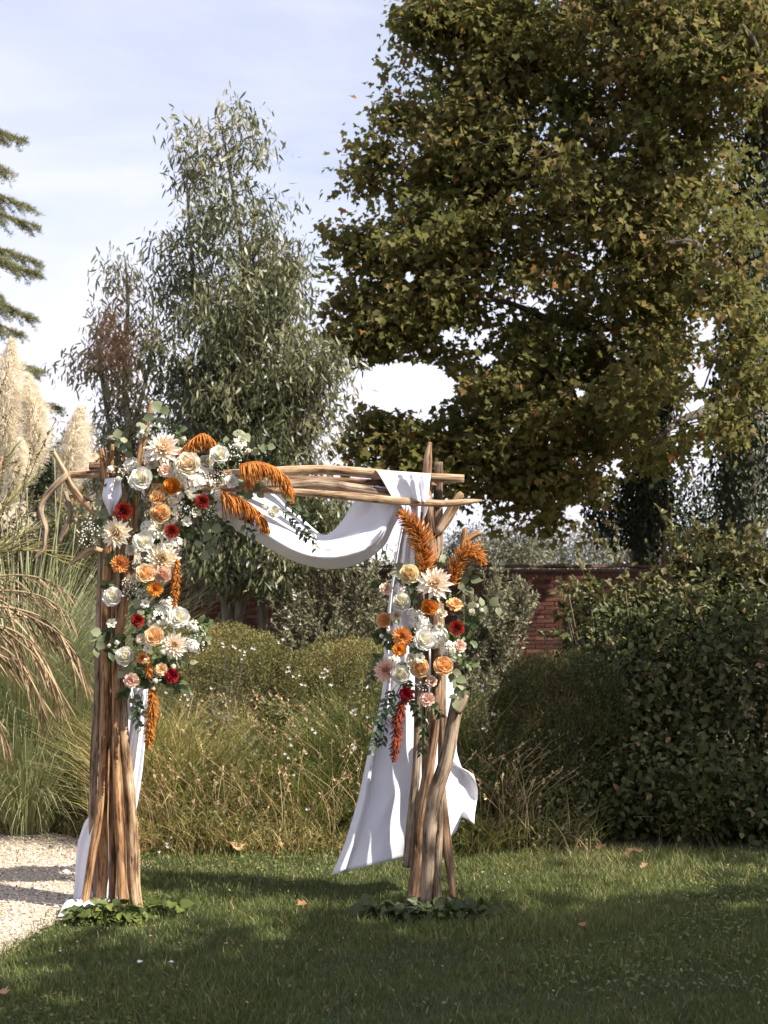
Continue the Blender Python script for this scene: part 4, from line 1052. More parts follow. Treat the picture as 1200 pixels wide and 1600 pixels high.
# ------------------------------------------------------------ pampas grass, palm and path-side grass on the left
q = np.random.default_rng(14)
def fountain(name, base, n, L, spread, mat, label, q, wd=.009, up=.55, parent=None, kind='stuff'):
    """long arching blades from one crown"""
    N = n; a = q.uniform(0, 6.28, N); l = L * q.uniform(.55, 1.1, N); el = np.clip(q.normal(up, .28, N), .02, 1.2)   # tilt from vertical at base
    bend = q.uniform(.6, 1.9, N)
    seg = 6; t = np.linspace(0, 1, seg + 1)
    th = el[:, None] + bend[:, None] * t[None] ** 1.4
    ds = l[:, None] / seg
    rr = np.concatenate([np.zeros((N, 1)), np.cumsum(np.sin(th[:, :-1]) * ds, 1)], 1); zz = np.concatenate([np.zeros((N, 1)), np.cumsum(np.cos(th[:, :-1]) * ds, 1)], 1)
    r0 = q.uniform(0, spread, N)
    X = base[0] + (r0[:, None] + rr) * np.cos(a)[:, None]; Yy = base[1] + (r0[:, None] + rr) * np.sin(a)[:, None]; Z = np.maximum(base[2] + zz, .01)
    sw = q.uniform(-.4, .4, N); sx = -np.sin(a + sw); sy = np.cos(a + sw)
    ww = wd * (1 - t ** 2 * .9) / 2
    A = np.stack([X - sx[:, None] * ww, Yy - sy[:, None] * ww, Z], -1); B = np.stack([X + sx[:, None] * ww, Yy + sy[:, None] * ww, Z], -1)
    V = np.stack([A, B], 2).reshape(-1, 3)
    k = 2 * (seg + 1)
    qd = np.array([[2 * i, 2 * i + 1, 2 * i + 3, 2 * i + 2] for i in range(seg)])
    Q = (qd[None] + (np.arange(N) * k)[:, None, None]).reshape(-1, 4)
    o = link(name, rawmesh(name, V, Q, M[mat], {'rnd': np.repeat(np.clip(q.normal(.5, .24, N), 0, 1), k)}))
    o['kind'] = kind
    return o
pb = gz(30, 10.6)
pam = empty('pampas_grass', pb, 'tall pampas grass clump with cream feathery plumes at the left edge', 'pampas grass')
kids(fountain('blades', (pb.x, pb.y, 0), 4600, 2.15, .34, 'pampas_blade', '', q, .010, .30), pam)
plumes = [((20, 738), (10, 640), (18, 535), 27, 10.4), ((42, 760), (54, 670), (44, 590), 23, 10.5), ((95, 785), (112, 715), (125, 640), 23, 10.7), ((-8, 750), (-15, 640), (-5, 560), 26, 10.6), ((12, 800), (22, 740), (30, 690), 16, 10.3)]
for i, (a, m, e, wpx, Y) in enumerate(plumes):
    A, Mm, E = [np.array(P(*v, Y)) for v in (a, m, e)]
    c = cat_rom([A, Mm, E], 40); w_ = wpx / F * Y
    n = 9500; t = q.uniform(0, 1, n); k = np.minimum((t * 39).astype(int), 38); p0 = c[k] + (c[k + 1] - c[k]) * (t * 39 - k)[:, None]
    tg = norm(c[k + 1] - c[k])
    prof = np.clip(np.sin(np.clip(t, .01, 1) ** .8 * math.pi * .93 + .15), .12, 1)
    side = norm(rdir(n, q) - tg * .2); L = w_ * prof * q.uniform(.5, 1.9, n) + .03
    d0 = norm(tg * 1.0 + side * .55); 
    mid = p0 + d0 * L[:, None] * .6 + side * (L * .1)[:, None]; end = mid + (tg * .35 + side * .5 + np.array([0.1, 0, -.35])) * L[:, None] * .75
    wv = norm(np.cross(d0, rdir(n, q))) * .0019
    V = np.stack([p0 - wv * .4, p0 + wv * .4, mid - wv, mid + wv, end - wv * .5, end + wv * .4], 1).reshape(-1, 3)
    qd = np.array([[0, 1, 3, 2], [2, 3, 5, 4]]); Q = (qd[None] + (np.arange(n) * 6)[:, None, None]).reshape(-1, 4)
    o = kids(link('plume', rawmesh('plume', V, Q, M['plume'], {'rnd': np.repeat(np.clip(q.normal(.55, .3, n), 0, 1), 6)})), pam)
    st = np.array([pb.x + q.normal(0, .12), pb.y + q.normal(0, .1), 0])
    o2 = kids(link('stalk', MB().add(*tube([st, st * .4 + A * .6 + (0, 0, .15), A, E], [.009, .007, .005, .002], 20, 5)[:3], rnd=.7).mesh('stalk', M['pampas_blade'])), pam)
for sx_, sy_ in ((85, 700), (100, 730), (70, 780), (118, 820), (45, 800)):
    e = np.array(P(sx_, sy_, 10.5)); st = np.array([pb.x + q.uniform(-.1, .35), pb.y, 0])
    kids(link('stalk', MB().add(*tube([st, (st + e) / 2 + (0, 0, .1), e], [.008, .006, .003], 12, 5)[:3], rnd=.75).mesh('stalk', M['pampas_blade'])), pam)
b2 = gz(118, 10.2)
g2 = empty('fountain_grass', b2, 'pale fountain of fine grass behind the left arch post', 'grass clump')
kids(fountain('blades', (b2.x, b2.y, 0), 3200, 1.4, .22, 'pampas_blade', '', q, .007, .32), g2)
b3 = gz(40, 9.6)
g3 = empty('fountain_grass', b3, 'soft silvery grass mound beside the gravel path at the left edge', 'grass clump')
kids(fountain('blades', (b3.x, b3.y, 0), 2600, 1.0, .25, 'pampas_blade', '', q, .006, .4), g3)
# rough grass verge behind the path
N = 26000
x = q.uniform(-5.2, -1.5, N); y = q.uniform(9.35, 10.6, N); k = ~inside(GP, x, y); x, y = x[k], y[k]
h = np.clip(.16 + .07 * wob(x, y, 3, lo=1, hi=5) + .22 * np.clip((y - 9.4) / .6, 0, 1), .04, .5) * q.uniform(.6, 1.2, len(x))
V, T, rr = blades(x, y, h, q.uniform(.003, .006, len(x)), np.clip(q.normal(.5, .25, len(x)), .05, 1.1), -.004, 3, .9, np.clip(.35 + .2 * wob(x, y, 6) + q.normal(0, .18, len(x)), 0, 1), seed=3)
tag(link('verge_grass', rawmesh('verge_grass', V, T, M['meadow'], {'rnd': rr})), kind='stuff')

# palm with drying fronds
palm_b = gz(-190, 8.9)
palm = empty('palm', palm_b, 'low palm with stiff green and drooping dry brown fronds at the left edge', 'palm')
LFV = np.array([[-.012, 0, 0], [.012, 0, 0], [-.016, .3, .004], [0, .3, -.008], [.016, .3, .004], [-.011, .7, -.02], [.011, .7, -.02], [0, 1, -.06]])
LFT = np.array([[0, 1, 3], [0, 3, 2], [1, 4, 3], [2, 3, 5], [3, 6, 5], [3, 4, 6], [5, 6, 7]])
lf = {'g': [rawmesh('leaflet', LFV, LFT, M['palm_green'], {'rnd': np.full(8, v)}) for v in (.1, .4, .7, 1)],
      'd': [rawmesh('leaflet', LFV, LFT, M['palm_dry'], {'rnd': np.full(8, v)}) for v in (.0, .35, .7, 1)]}
kids(link('trunk', MB().add(*tube([(palm_b.x, palm_b.y, -.03), (palm_b.x, palm_b.y, .5), (palm_b.x + .03, palm_b.y, 1.0)], [.2, .17, .13], 12, 10, .12)[:3]).mesh('trunk', M['bark_brown'])), palm)
fr = [([(-160, 1050), (-60, 960), (40, 955), (105, 1000), (140, 1075)], 8.7, 'd', 46, .42, 'drooping dry brown frond'),
      ([(-160, 1060), (-70, 980), (20, 985), (75, 1040), (95, 1110)], 8.5, 'd', 40, .40, 'lower dry brown frond'),
      ([(-160, 1040), (-80, 930), (0, 900), (70, 905), (120, 935)], 9.1, 'd', 34, .26, 'yellowing frond'),
      ([(-160, 1030), (-100, 930), (-40, 850), (10, 790), (50, 750)], 9.3, 'g', 30, .36, 'upright green frond'),
      ([(-160, 1035), (-100, 950), (-40, 890), (20, 845), (70, 820)], 9.2, 'g', 30, .34, 'upright green frond'),
      ([(-160, 1050), (-70, 1000), (0, 1010), (50, 1060), (70, 1130)], 8.4, 'd', 40, .36, 'dry frond hanging in front of the others'),
      ([(-160, 1040), (-90, 920), (-20, 870), (50, 860), (105, 880)], 9.0, 'g', 34, .34, 'level green frond'),
      ([(-160, 1045), (-90, 960), (-20, 925), (60, 930), (115, 965)], 8.9, 'd', 40, .34, 'half dried frond'),
      ([(-160, 1030), (-110, 920), (-60, 830), (-20, 770), (20, 700)], 9.3, 'g', 30, .36, 'tallest green frond'),
      ([(-160, 1080), (-80, 1060), (-20, 1100), (20, 1180)], 8.5, 'd', 26, .34, 'short dry frond low down')]
for pts, Y, kd, n, L, lab in fr:
    W3 = [np.array(P(a, b, Y + .12 * i)) for i, (a, b) in enumerate(pts)]; W3[0] = np.array([palm_b.x, palm_b.y, 1.0])
    c = cat_rom(W3, 60)
    f_ = kids(link('frond', MB().add(*tube(W3, [.014, .011, .008, .005, .003], 26, 5)[:3], rnd=.6).mesh('frond', M['palm_dry' if kd == 'd' else 'palm_green'])), palm)
    f_['label'] = lab
    for j in range(n):
        for sd in (-1, 1):
            i = min(int(12 + (j + q.uniform(0, .9)) / n * 47), 58); tg = norm(c[i + 1] - c[i - 1]); sv = norm(np.cross(tg, [0, 0, 1])) * sd
            if kd == 'd': d = norm(tg * q.uniform(.3, 1.1) + sv * q.uniform(.1, .6) + np.array([q.normal(0, .15), q.normal(0, .15), q.uniform(-1.3, -.25)]))
            else: d = norm(tg * q.uniform(.8, 1.2) + sv * .55 + np.array([0, 0, q.uniform(-.05, .3)]))
            l = L * q.uniform(.7, 1.1) * (1 - .45 * (i / 58) ** 3)
            o = link('leaflet', lf[kd][int(q.integers(4))], f_)
            Rm = frames(d[None], (np.array([0, -.7, .3]) + q.normal(0, .4, 3))[None])[0]
            o.matrix_local = Matrix.Translation(Vector(c[i])) @ Matrix(Rm.tolist()).to_4x4() @ Matrix.Diagonal((l * 1.0, l, l * q.uniform(.3, 3), 1))

# small-leaved shrub twigs poking in at the left edge
stem_shrub('small_leaf_shrub', gz(-120, 8.2), [P(50, 690, 8.2), P(18, 640, 8.2), P(62, 725, 8.3), P(-10, 610, 8.1), P(30, 735, 8.2), P(0, 670, 8.2), P(-40, 640, 8.2), P(10, 700, 8.1)], 'bramble',
           'small-leaved shrub twigs in front of the pampas plumes at the left edge', q, .022, 90, O4V, O4T, 1, .006, .06, lo=.6, side=5)
# ------------------------------------------------------------ the driftwood arch
AY = 7.2
arch = empty('driftwood_arch', (P(430, 950, AY).x, AY, 0), 'rustic wedding arch made of bundled driftwood poles standing on the lawn', 'arch')
def stick(name, pts, rpx, mat, Y, dY=0.0, rough=.085, sides=14, n=None, label=None, seed=None):
    """pts in photo pixels; rpx radii in pixels; Y distance at start, Y+dY at end"""
    m = len(pts)
    W3 = [P(a, b, Y + dY * i / (m - 1)) for i, (a, b) in enumerate(pts)]
    L = sum((W3[i + 1] - W3[i]).length for i in range(m - 1))
    rad = np.array(rpx, float) / F * Y
    V, Q, T, g = tube(W3, rad, n or max(int(L / .022), 8), sides, rough, seed=seed if seed is not None else int(pts[0][0] * 7 + pts[0][1]))
    o = link(name, MB().add(V, Q, T, grain=g).mesh(name, M[mat]))
    kids(o, arch)
    if label: o['label'] = label
    return o
# left bundle
stick('pole', [(150, 1400), (146, 1264), (152, 1100), (156, 960), (160, 830), (166, 760)], [6, 6.5, 6.5, 6, 6, 5], 'wood_grey', 7.27)
stick('pole', [(158, 1421), (162, 1330), (161, 1260), (165, 1120), (166, 980), (168, 860), (166, 750)], [8, 8.5, 9, 8.6, 8, 7.5, 8], 'wood_warm', 7.12, .02)
stick('pole', [(131, 1421), (143, 1340), (157, 1255), (163, 1150)], [6.5, 6.2, 5.8, 4.5], 'wood_warm', 7.07, .02)
stick('pole', [(191, 1418), (188, 1330), (183, 1230), (180, 1120), (183, 1020), (195, 940), (205, 860), (212, 790), (216, 730), (230, 660), (238, 630)], [7, 6.6, 6.2, 5.8, 6, 6, 5.6, 5.5, 5, 5, 4.5], 'wood_warm', 7.06, .05, rough=.11)
stick('pole', [(216, 1425), (209, 1380), (208, 1320), (202, 1240), (194, 1150), (189, 1050), (187, 950), (190, 860), (196, 770)], [9, 9.5, 9.5, 9.5, 8.5, 8, 7.5, 7, 6], 'wood_tan', 7.10, .05)
stick('pole', [(175, 1415), (177, 1340), (172, 1240), (176, 1100), (180, 980), (186, 850), (184, 760)], [6, 6, 6, 6, 6, 5, 5], 'wood_dark', 7.2)
stick('pole', [(199, 1412), (197, 1320), (190, 1200), (184, 1080), (178, 950), (172, 840)], [4.5, 4.5, 5, 5, 5, 5], 'wood_tan', 7.24)
# forked stub on top of the second pole
for pts, r in [([(166, 752), (164, 735), (160, 712), (158, 700)], [9, 8, 4.5, 3]), ([(167, 745), (169, 722), (168, 705)], [6, 4, 2.5]), ([(168, 745), (174, 720), (176, 694)], [6, 4, 3])]:
    stick('fork_stub', pts, r, 'wood_warm', 7.1, rough=.04)
# left end: crooked branch
stick('branch', [(84, 706), (98, 732), (112, 760), (132, 785), (150, 806)], [3, 4.5, 5.5, 5.5, 3.5], 'wood_tan', 7.0, .05, rough=.15)
stick('branch', [(104, 740), (92, 752), (74, 772), (64, 790), (64, 800), (68, 814), (72, 826), (70, 842), (69, 858), (60, 866), (54, 873)], [4, 5, 5, 3.8, 4.4, 3.6, 4.2, 3.6, 3.2, 3.4, 2], 'wood_grey', 7.0, -.08, rough=.16)
stick('branch', [(102, 768), (108, 790), (110, 806), (103, 826), (96, 838), (91, 849)], [3, 4, 3.6, 5, 4, 2], 'wood_grey', 7.08, rough=.16)
stick('branch', [(108, 776), (125, 776), (150, 784)], [2.5, 3.2, 3], 'wood_tan', 7.05)
stick('branch', [(110, 882), (128, 868), (146, 858), (160, 862)], [2.5, 5, 6, 5], 'wood_tan', 7.05, label='broken pale driftwood chunk')
# beams
stick('crossbeam', [(98, 742), (160, 740), (230, 742), (320, 743), (400, 740), (450, 736), (510, 734), (570, 738), (630, 744), (725, 748)], [5, 7, 7.5, 8, 8, 7.8, 7.5, 7.5, 7.5, 7.2], 'wood_tan', 7.12, .03)
stick('crossbeam', [(140, 728), (165, 730), (230, 748), (320, 752), (430, 748), (520, 750), (620, 756), (690, 758)], [6, 6.5, 6, 6, 5, 5, 6, 5], 'wood_dark', 7.22)
stick('crossbeam', [(300, 758), (380, 757), (450, 757), (500, 756), (560, 764), (610, 772), (655, 776)], [6, 8, 9, 9.5, 9, 7, 5], 'wood_grey', 7.07, rough=.12)
stick('crossbeam', [(280, 762), (380, 764), (465, 769), (550, 776), (620, 783), (690, 787), (730, 784), (753, 782)], [5, 5.5, 6, 6.5, 6, 5.5, 5, 2.0], 'wood_tan', 6.99, .02)
# right bundle
stick('pole', [(636, 1355), (642, 1290), (650, 1200), (653, 1110), (655, 1000), (652, 900), (655, 800)], [6.5, 7, 6.5, 6, 6, 5, 5], 'wood_grey', 7.08, label='pole whose sawn foot hangs clear of the ground')
stick('pole', [(643, 1412), (652, 1340), (658, 1270), (670, 1200), (679, 1110), (681, 1000), (678, 900), (668, 780), (668, 720), (672, 691)], [10, 10, 9.5, 9, 9.5, 9, 8, 7.5, 7.5, 3.2], 'wood_dark', 7.15, .03, rough=.1)
stick('pole', [(664, 1420), (669, 1350), (672, 1290), (682, 1235), (698, 1185), (708, 1130), (716, 1088)], [9, 10.5, 11, 11.5, 11, 10.5, 10], 'wood_grey', 7.03, .02, rough=.05, label='thick bent silver-brown driftwood pole')
stick('pole', [(683, 1406), (684, 1340), (688, 1270), (691, 1180), (690, 1060), (686, 930), (684, 810), (686, 722)], [6, 6.5, 6, 6.5, 7, 7, 7, 6.6], 'wood_grey', 7.2, .02)
stick('pole', [(708, 1402), (700, 1330), (694, 1270), (690, 1210), (697, 1120)], [6.5, 7, 6, 5, 4], 'wood_dark', 7.22, .02, rough=.11)
stick('pole', [(674, 1410), (672, 1340), (666, 1250), (664, 1150), (664, 1000), (660, 900)], [5, 6, 6, 6, 6, 5], 'wood_dark', 7.24)
stick('pole', [(682, 835), (700, 808), (716, 778), (722, 770)], [7, 8.5, 7, 4], 'wood_tan', 7.17, label='slanting broken stub')
for pts, r in [([(716, 905), (722, 870), (726, 835), (727, 826)], [6, 6, 5.5, 4]), ([(726, 846), (738, 838), (751, 832)], [5, 5, 4])]:
    stick('fork_stub', pts, r, 'wood_warm', 7.08)
# chunk at the top of the bent pole
stick('fork_stub', [(712, 1112), (722, 1098), (730, 1086)], [9, 7, 3], 'wood_grey', 7.0, rough=.09)

# ------------------------------------------------------------ the white cloth
def cloth_mat():
    m, t, o = newmat('white_cloth')
    p = t.nodes.new('ShaderNodeBsdfPrincipled'); p.inputs['Base Color'].default_value = (.76, .75, .80, 1); p.inputs['Roughness'].default_value = .7
    p.inputs['Specular IOR Level'].default_value = .2
    p.inputs['Sheen Weight'].default_value = .15
    tr = t.nodes.new('ShaderNodeBsdfTranslucent'); tr.inputs['Color'].default_value = (.8, .79, .83, 1)
    tcn = t.nodes.new('ShaderNodeTexCoord'); n = t.nodes.new('ShaderNodeTexNoise'); n.inputs['Scale'].default_value = 9; n.inputs['Detail'].default_value = 9; n.inputs['Distortion'].default_value = 1.2
    bp = t.nodes.new('ShaderNodeBump'); bp.inputs['Strength'].default_value = .3; bp.inputs['Distance'].default_value = .02
    t.links.new(tcn.outputs['Object'], n.inputs['Vector']); t.links.new(n.outputs['Fac'], bp.inputs['Height']); t.links.new(bp.outputs[0], p.inputs['Normal'])
    mx = t.nodes.new('ShaderNodeMixShader'); mx.inputs['Fac'].default_value = .13
    t.links.new(p.outputs[0], mx.inputs[1]); t.links.new(tr.outputs[0], mx.inputs[2]); t.links.new(mx.outputs[0], o.inputs['Surface'])
    return m
M['cloth'] = cloth_mat()
cloth = empty('draped_fabric', (P(520, 950, 7.15).x, 7.15, 0), 'long white fabric swagged under the driftwood beam and hanging down both posts', 'fabric')
def cloth_grid(name, fn, nu, nv, parent=cloth):
    V = np.array([tuple(fn(u, v)) for v in np.linspace(0, 1, nv) for u in np.linspace(0, 1, nu)])
    sd_ = int(abs(V[0].sum()) * 1000) % 97
    V[:, 1] += .0035 * wob(V[:, 0] * 9, V[:, 2] * 5, sd_, lo=1, hi=6) + .0016 * wob(V[:, 0] * 30, V[:, 2] * 14, sd_ + 1, lo=1, hi=4)
    o = kids(link(name, rawmesh(name, V, grid_faces(nv, nu), M['cloth'])), parent)
    md = o.modifiers.new('thickness', 'SOLIDIFY'); md.thickness = .0025; md.offset = 0
    return o
def crv(pts):
    c = cat_rom([(a, b, 0) for a, b in pts], 80)
    return lambda t: c[min(int(t * 79), 78)] + (c[min(int(t * 79), 78) + 1] - c[min(int(t * 79), 78)]) * (t * 79 - min(int(t * 79), 78))
# swag: back lip (upper edge) and front hem (lower edge)
hemc = crv([(330, 770), (350, 815), (400, 845), (455, 875), (510, 889), (560, 881), (598, 855), (614, 825), (630, 795)])
lipc = crv([(385, 752), (425, 760), (462, 798), (490, 826), (508, 836), (528, 822), (550, 790), (566, 768), (590, 758)])
ridge = crv([(350, 765), (400, 792), (445, 825), (485, 846), (520, 846), (560, 836), (588, 820), (606, 795), (618, 775)])
def swag(u, v):
    a, r, b = lipc(u), ridge(u), hemc(u)
    # quadratic across: lip behind, ridge nearest the viewer and highest, hem tucked under
    w0, w1, w2 = (1 - v) * (1 - 2 * v), 4 * v * (1 - v), v * (2 * v - 1)
    if v < .5: s = v * 2; p = a * (1 - s) + r * s
    else: s = v * 2 - 1; p = r * (1 - s) + b * s
    mid = math.sin(math.pi * u)
    dep = np.interp(v, [0, .25, .5, .62, .8, 1], [.20, .13, -.05, -.115, -.10, .0]) * (.35 + .65 * mid)
    fold = .014 * math.sin(v * 21 + 2.2 * u) * (.35 + .65 * (1 - mid)) + .010 * math.sin(v * 13 - 3 * u + 1)
    low = 3.2 * math.sin(v * 17 + 4 * u) * (1 - abs(2 * v - 1)) * mid
    return P(p[0], p[1] + low * .5, 7.11 + dep + fold)
cloth_grid('swag', swag, 72, 40)
def wrap(u, v):
    # v 0..1 from behind the beam over the top and down the front
    xl = np.interp(v, [0, .3, .45, 1], [584, 584, 587, 616]); xr = np.interp(v, [0, .3, .45, 1], [673, 674, 673, 669])
    x_ = xl + (xr - xl) * u
    y_ = np.interp(v, [0, .3, .42, .5, 1], [770, 742, 734, 737, 783]) + 6 * u * (1 if v < .6 else 1 - v)
    Y_ = np.interp(v, [0, .3, .42, .5, .62, 1], [7.30, 7.28, 7.14, 7.055, 7.03, 7.015])
    f = math.exp(-((u - .62 - .1 * v) / .06) ** 2) * -.035 + math.exp(-((u - .30 - .35 * v) / .10) ** 2) * -.025 + math.exp(-((u - .88) / .07) ** 2) * -.03
    y_ += 5 * math.sin(u * 9) * max(v - .6, 0)
    return P(x_, y_, Y_ + f * min(v * 2, 1))
cloth_grid('beam_wrap', wrap, 56, 40)
def pt(rows, v):
    ys = [r[0] for r in rows]; y_ = ys[0] + (ys[-1] - ys[0]) * v
    return y_, np.interp(y_, ys, [r[1] for r in rows]), np.interp(y_, ys, [r[2] for r in rows])
def knot_tail(u, v):
    y_, xl, xr = pt([(775, 640, 672), (800, 643, 667), (826, 651, 658)], v)
    return P(xl + (xr - xl) * u, y_ + (6 * (1 - abs(2 * u - 1)) - 4) * v, 7.07 + .02 * math.sin(u * 11))
cloth_grid('wrap_end', knot_tail, 16, 14)
rows = [(790, 634, 668), (850, 622, 655), (920, 610, 655), (1000, 600, 680), (1060, 600, 712), (1100, 594, 714), (1150, 581, 713), (1200, 570, 715), (1235, 563, 722), (1248, 560, 739), (1285, 549, 744), (1320, 538, 744), (1366, 518, 744)]
bot = lambda u: np.interp(u, [0, .05, .2, .4, .55, .72, .80, .86, .90, .95, 1], [1367, 1364, 1356, 1345, 1337, 1322, 1312, 1300, 1276, 1280, 1288])
def tail(u, v):
    y_, xl, xr = pt(rows, v)
    y_ = y_ + (bot(u) - 1366) * max((v - .45) / .55, 0) ** 1.5
    k = max((v - .35) / .65, 0)
    f = .022 * math.sin(u * 13 + 1.3 * v) * (1 - .85 * k) + .03 * math.sin(u * 5 + 2 * v + .5) + .07 * math.exp(-((u - .055) / .035) ** 2) * -1 + .12 * k * math.exp(-((u - .97) / .05) ** 2) * math.sin(v * 30)
    lift = -.16 * k * (1 - u) + .10 * k * max(u - .65, 0) / .35
    xw = 3.0 * math.sin(v * 24) * k * max(u - .9, 0) * 10
    return P(xl + (xr - xl) * u + xw, y_, 7.33 + f + lift + .05)
cloth_grid('tail', tail, 90, 80)
lrows = [(1075, 190, 231), (1120, 186, 230), (1150, 182, 228), (1200, 174, 223), (1250, 160, 216), (1285, 132, 209), (1315, 122, 203), (1340, 119, 197), (1380, 117, 188), (1412, 114, 182)]
def ltail(u, v):
    y_, xl, xr = pt(lrows, v)
    f = .022 * math.sin(u * 14 + 2 * v) + .012 * math.sin(u * 29 + 5 * v)
    if y_ < 1300: xl = xl
    return P(xl + (xr - xl) * u, y_, 7.31 - .07 * v + f)
cloth_grid('tail', ltail, 34, 60)
def pool(u, v):
    # end of the tail lying on the gravel
    p0 = P(121 + 60 * u, 1405, 7.235); g1 = G(90 + 62 * u + 4 * math.sin(u * 8), 1436 - 8 * u)
    p = p0.lerp(g1, v); h = max(.012 + .045 * abs(math.sin(u * 9 + v * 3)) * math.sin(math.pi * min(v * 1.0, 1)) ** .6, .01)
    p.z = (p0.z * (1 - v) ** 3 + h * (1 - (1 - v) ** 3)); return p
cloth_grid('tail_end', pool, 26, 20)
def lknot(u, v):
    y_, xl, xr = pt([(748, 164, 190), (760, 160, 191), (778, 162, 189), (792, 165, 186), (803, 170, 181)], v)
    return P(xl + (xr - xl) * u + 1.6 * math.sin(v * 9 + u * 3), y_ + 5 * math.sin(u * 4.5 + .4) * v - 3 * u, 7.03 + .022 * math.sin(u * 9 + v * 4) - .03 * math.sin(math.pi * v) + .02 * (2 * u - 1) ** 2)
cloth_grid('wrap_end', lknot, 24, 24)
# ------------------------------------------------------------ flowers
def petal_mat(name, c0, c1, trans=.3, rough=.6):
    return leaf_mat(name, [(0, c0), (.5, tuple((a + b) / 2 for a, b in zip(c0, c1))), (1, c1)], trans, rough, attr='tint', spec=.2)
PC = {'cream': ((.82, .64, .38), (.85, .80, .69)), 'white': ((.80, .76, .56), (.86, .84, .79)), 'peach': ((.82, .48, .18), (.85, .67, .43)),
      'apricot': ((.80, .40, .13), (.84, .57, .30)), 'orange': ((.68, .24, .025), (.82, .40, .075)), 'rust': ((.58, .20, .045), (.76, .38, .13)),
      'blush': ((.80, .47, .34), (.83, .68, .57)), 'red': ((.07, .003, .003), (.33, .022, .012)), 'crimson': ((.13, .003, .008), (.36, .012, .022)),
      'blushdahlia': ((.83, .62, .40), (.85, .80, .72)), 'yellow': ((.83, .60, .24), (.86, .79, .58)), 'pinkish': ((.78, .42, .34), (.83, .64, .52))}
for k_, (a, b) in PC.items(): M['p_' + k_] = petal_mat('petal_' + k_, a, b)
M['disc_dark'] = noise_mat('disc_dark', [(.3, (.02, .006, .003)), (.7, (.09, .03, .01))], 60)
M['disc_green'] = noise_mat('disc_green', [(.3, (.10, .12, .03)), (.7, (.32, .30, .10))], 60)
M['euc_leaf'] = leaf_mat('silver_dollar_leaf', [(0, (.085, .11, .05)), (.5, (.15, .175, .088)), (1, (.25, .26, .155))], .2, .5)
M['ruscus'] = leaf_mat('ruscus_leaf', [(0, (.015, .03, .010)), (.6, (.035, .065, .020)), (1, (.075, .12, .04))], .15, .35, spec=.5)
M['filler'] = leaf_mat('filler_leaf', [(0, (.03, .05, .015)), (.5, (.065, .095, .03)), (1, (.14, .17, .07))], .22, .45)
M['amar'] = leaf_mat('amaranth', [(0, (.26, .075, .012)), (.5, (.48, .165, .025)), (1, (.62, .27, .06))], .12, .8)
M['amar_red'] = leaf_mat('amaranth_red', [(0, (.16, .025, .012)), (.6, (.32, .06, .025)), (1, (.44, .13, .05))], .12, .8)

def petal(L, Wd, th0, th1, cup=.25, r0=0.0, base=0.0, ruf=0.0, nl=5, nw=5, point=0.0, q=None, curl=0.0):
    """petal curving from angle th0 (at its base) to th1 (at its tip) away from the flower axis; azimuth 0"""
    s = np.linspace(0, 1, nl); th = th0 + (th1 - th0) * s + curl * s ** 4
    ds = L / (nl - 1)
    r = r0 + np.concatenate([[0], np.cumsum(np.sin((th[:-1] + th[1:]) / 2) * ds)]); z = base + np.concatenate([[0], np.cumsum(np.cos((th[:-1] + th[1:]) / 2) * ds)])
    wp = Wd * np.minimum(1, (s / .5 + .18)) ** .7 * np.sqrt(1 - np.clip((s - .55) / .50, 0, 1) ** 2 * .97) if not point else np.sin(np.clip(.16 + .84 * s, 0, 1) ** (.75 if not point else .9) * math.pi * (.78 if not point else .93)) * Wd * (1 - point * s ** 3)
    V = np.zeros((nl, nw, 3)); u = np.linspace(-1, 1, nw)
    for i in range(nl):
        c = cup * wp[i] * (u ** 2) - (0 if q is None else 1) * ruf * np.sin(u * 7 + s[i] * 4 + (q.uniform(0, 6) if q is not None else 0)) * s[i] * Wd
        nx, nz = -math.cos(th[i]), math.sin(th[i])       # towards the axis
        V[i, :, 0] = r[i] + nx * c; V[i, :, 1] = u * wp[i] / 2 * 1.0; V[i, :, 2] = z[i] + nz * c
    return V.reshape(-1, 3), grid_faces(nl, nw), np.repeat(s, nw)
def rotz(V, a):
    c, s = math.cos(a), math.sin(a); return V @ np.array([[c, s, 0], [-s, c, 0], [0, 0, 1]])

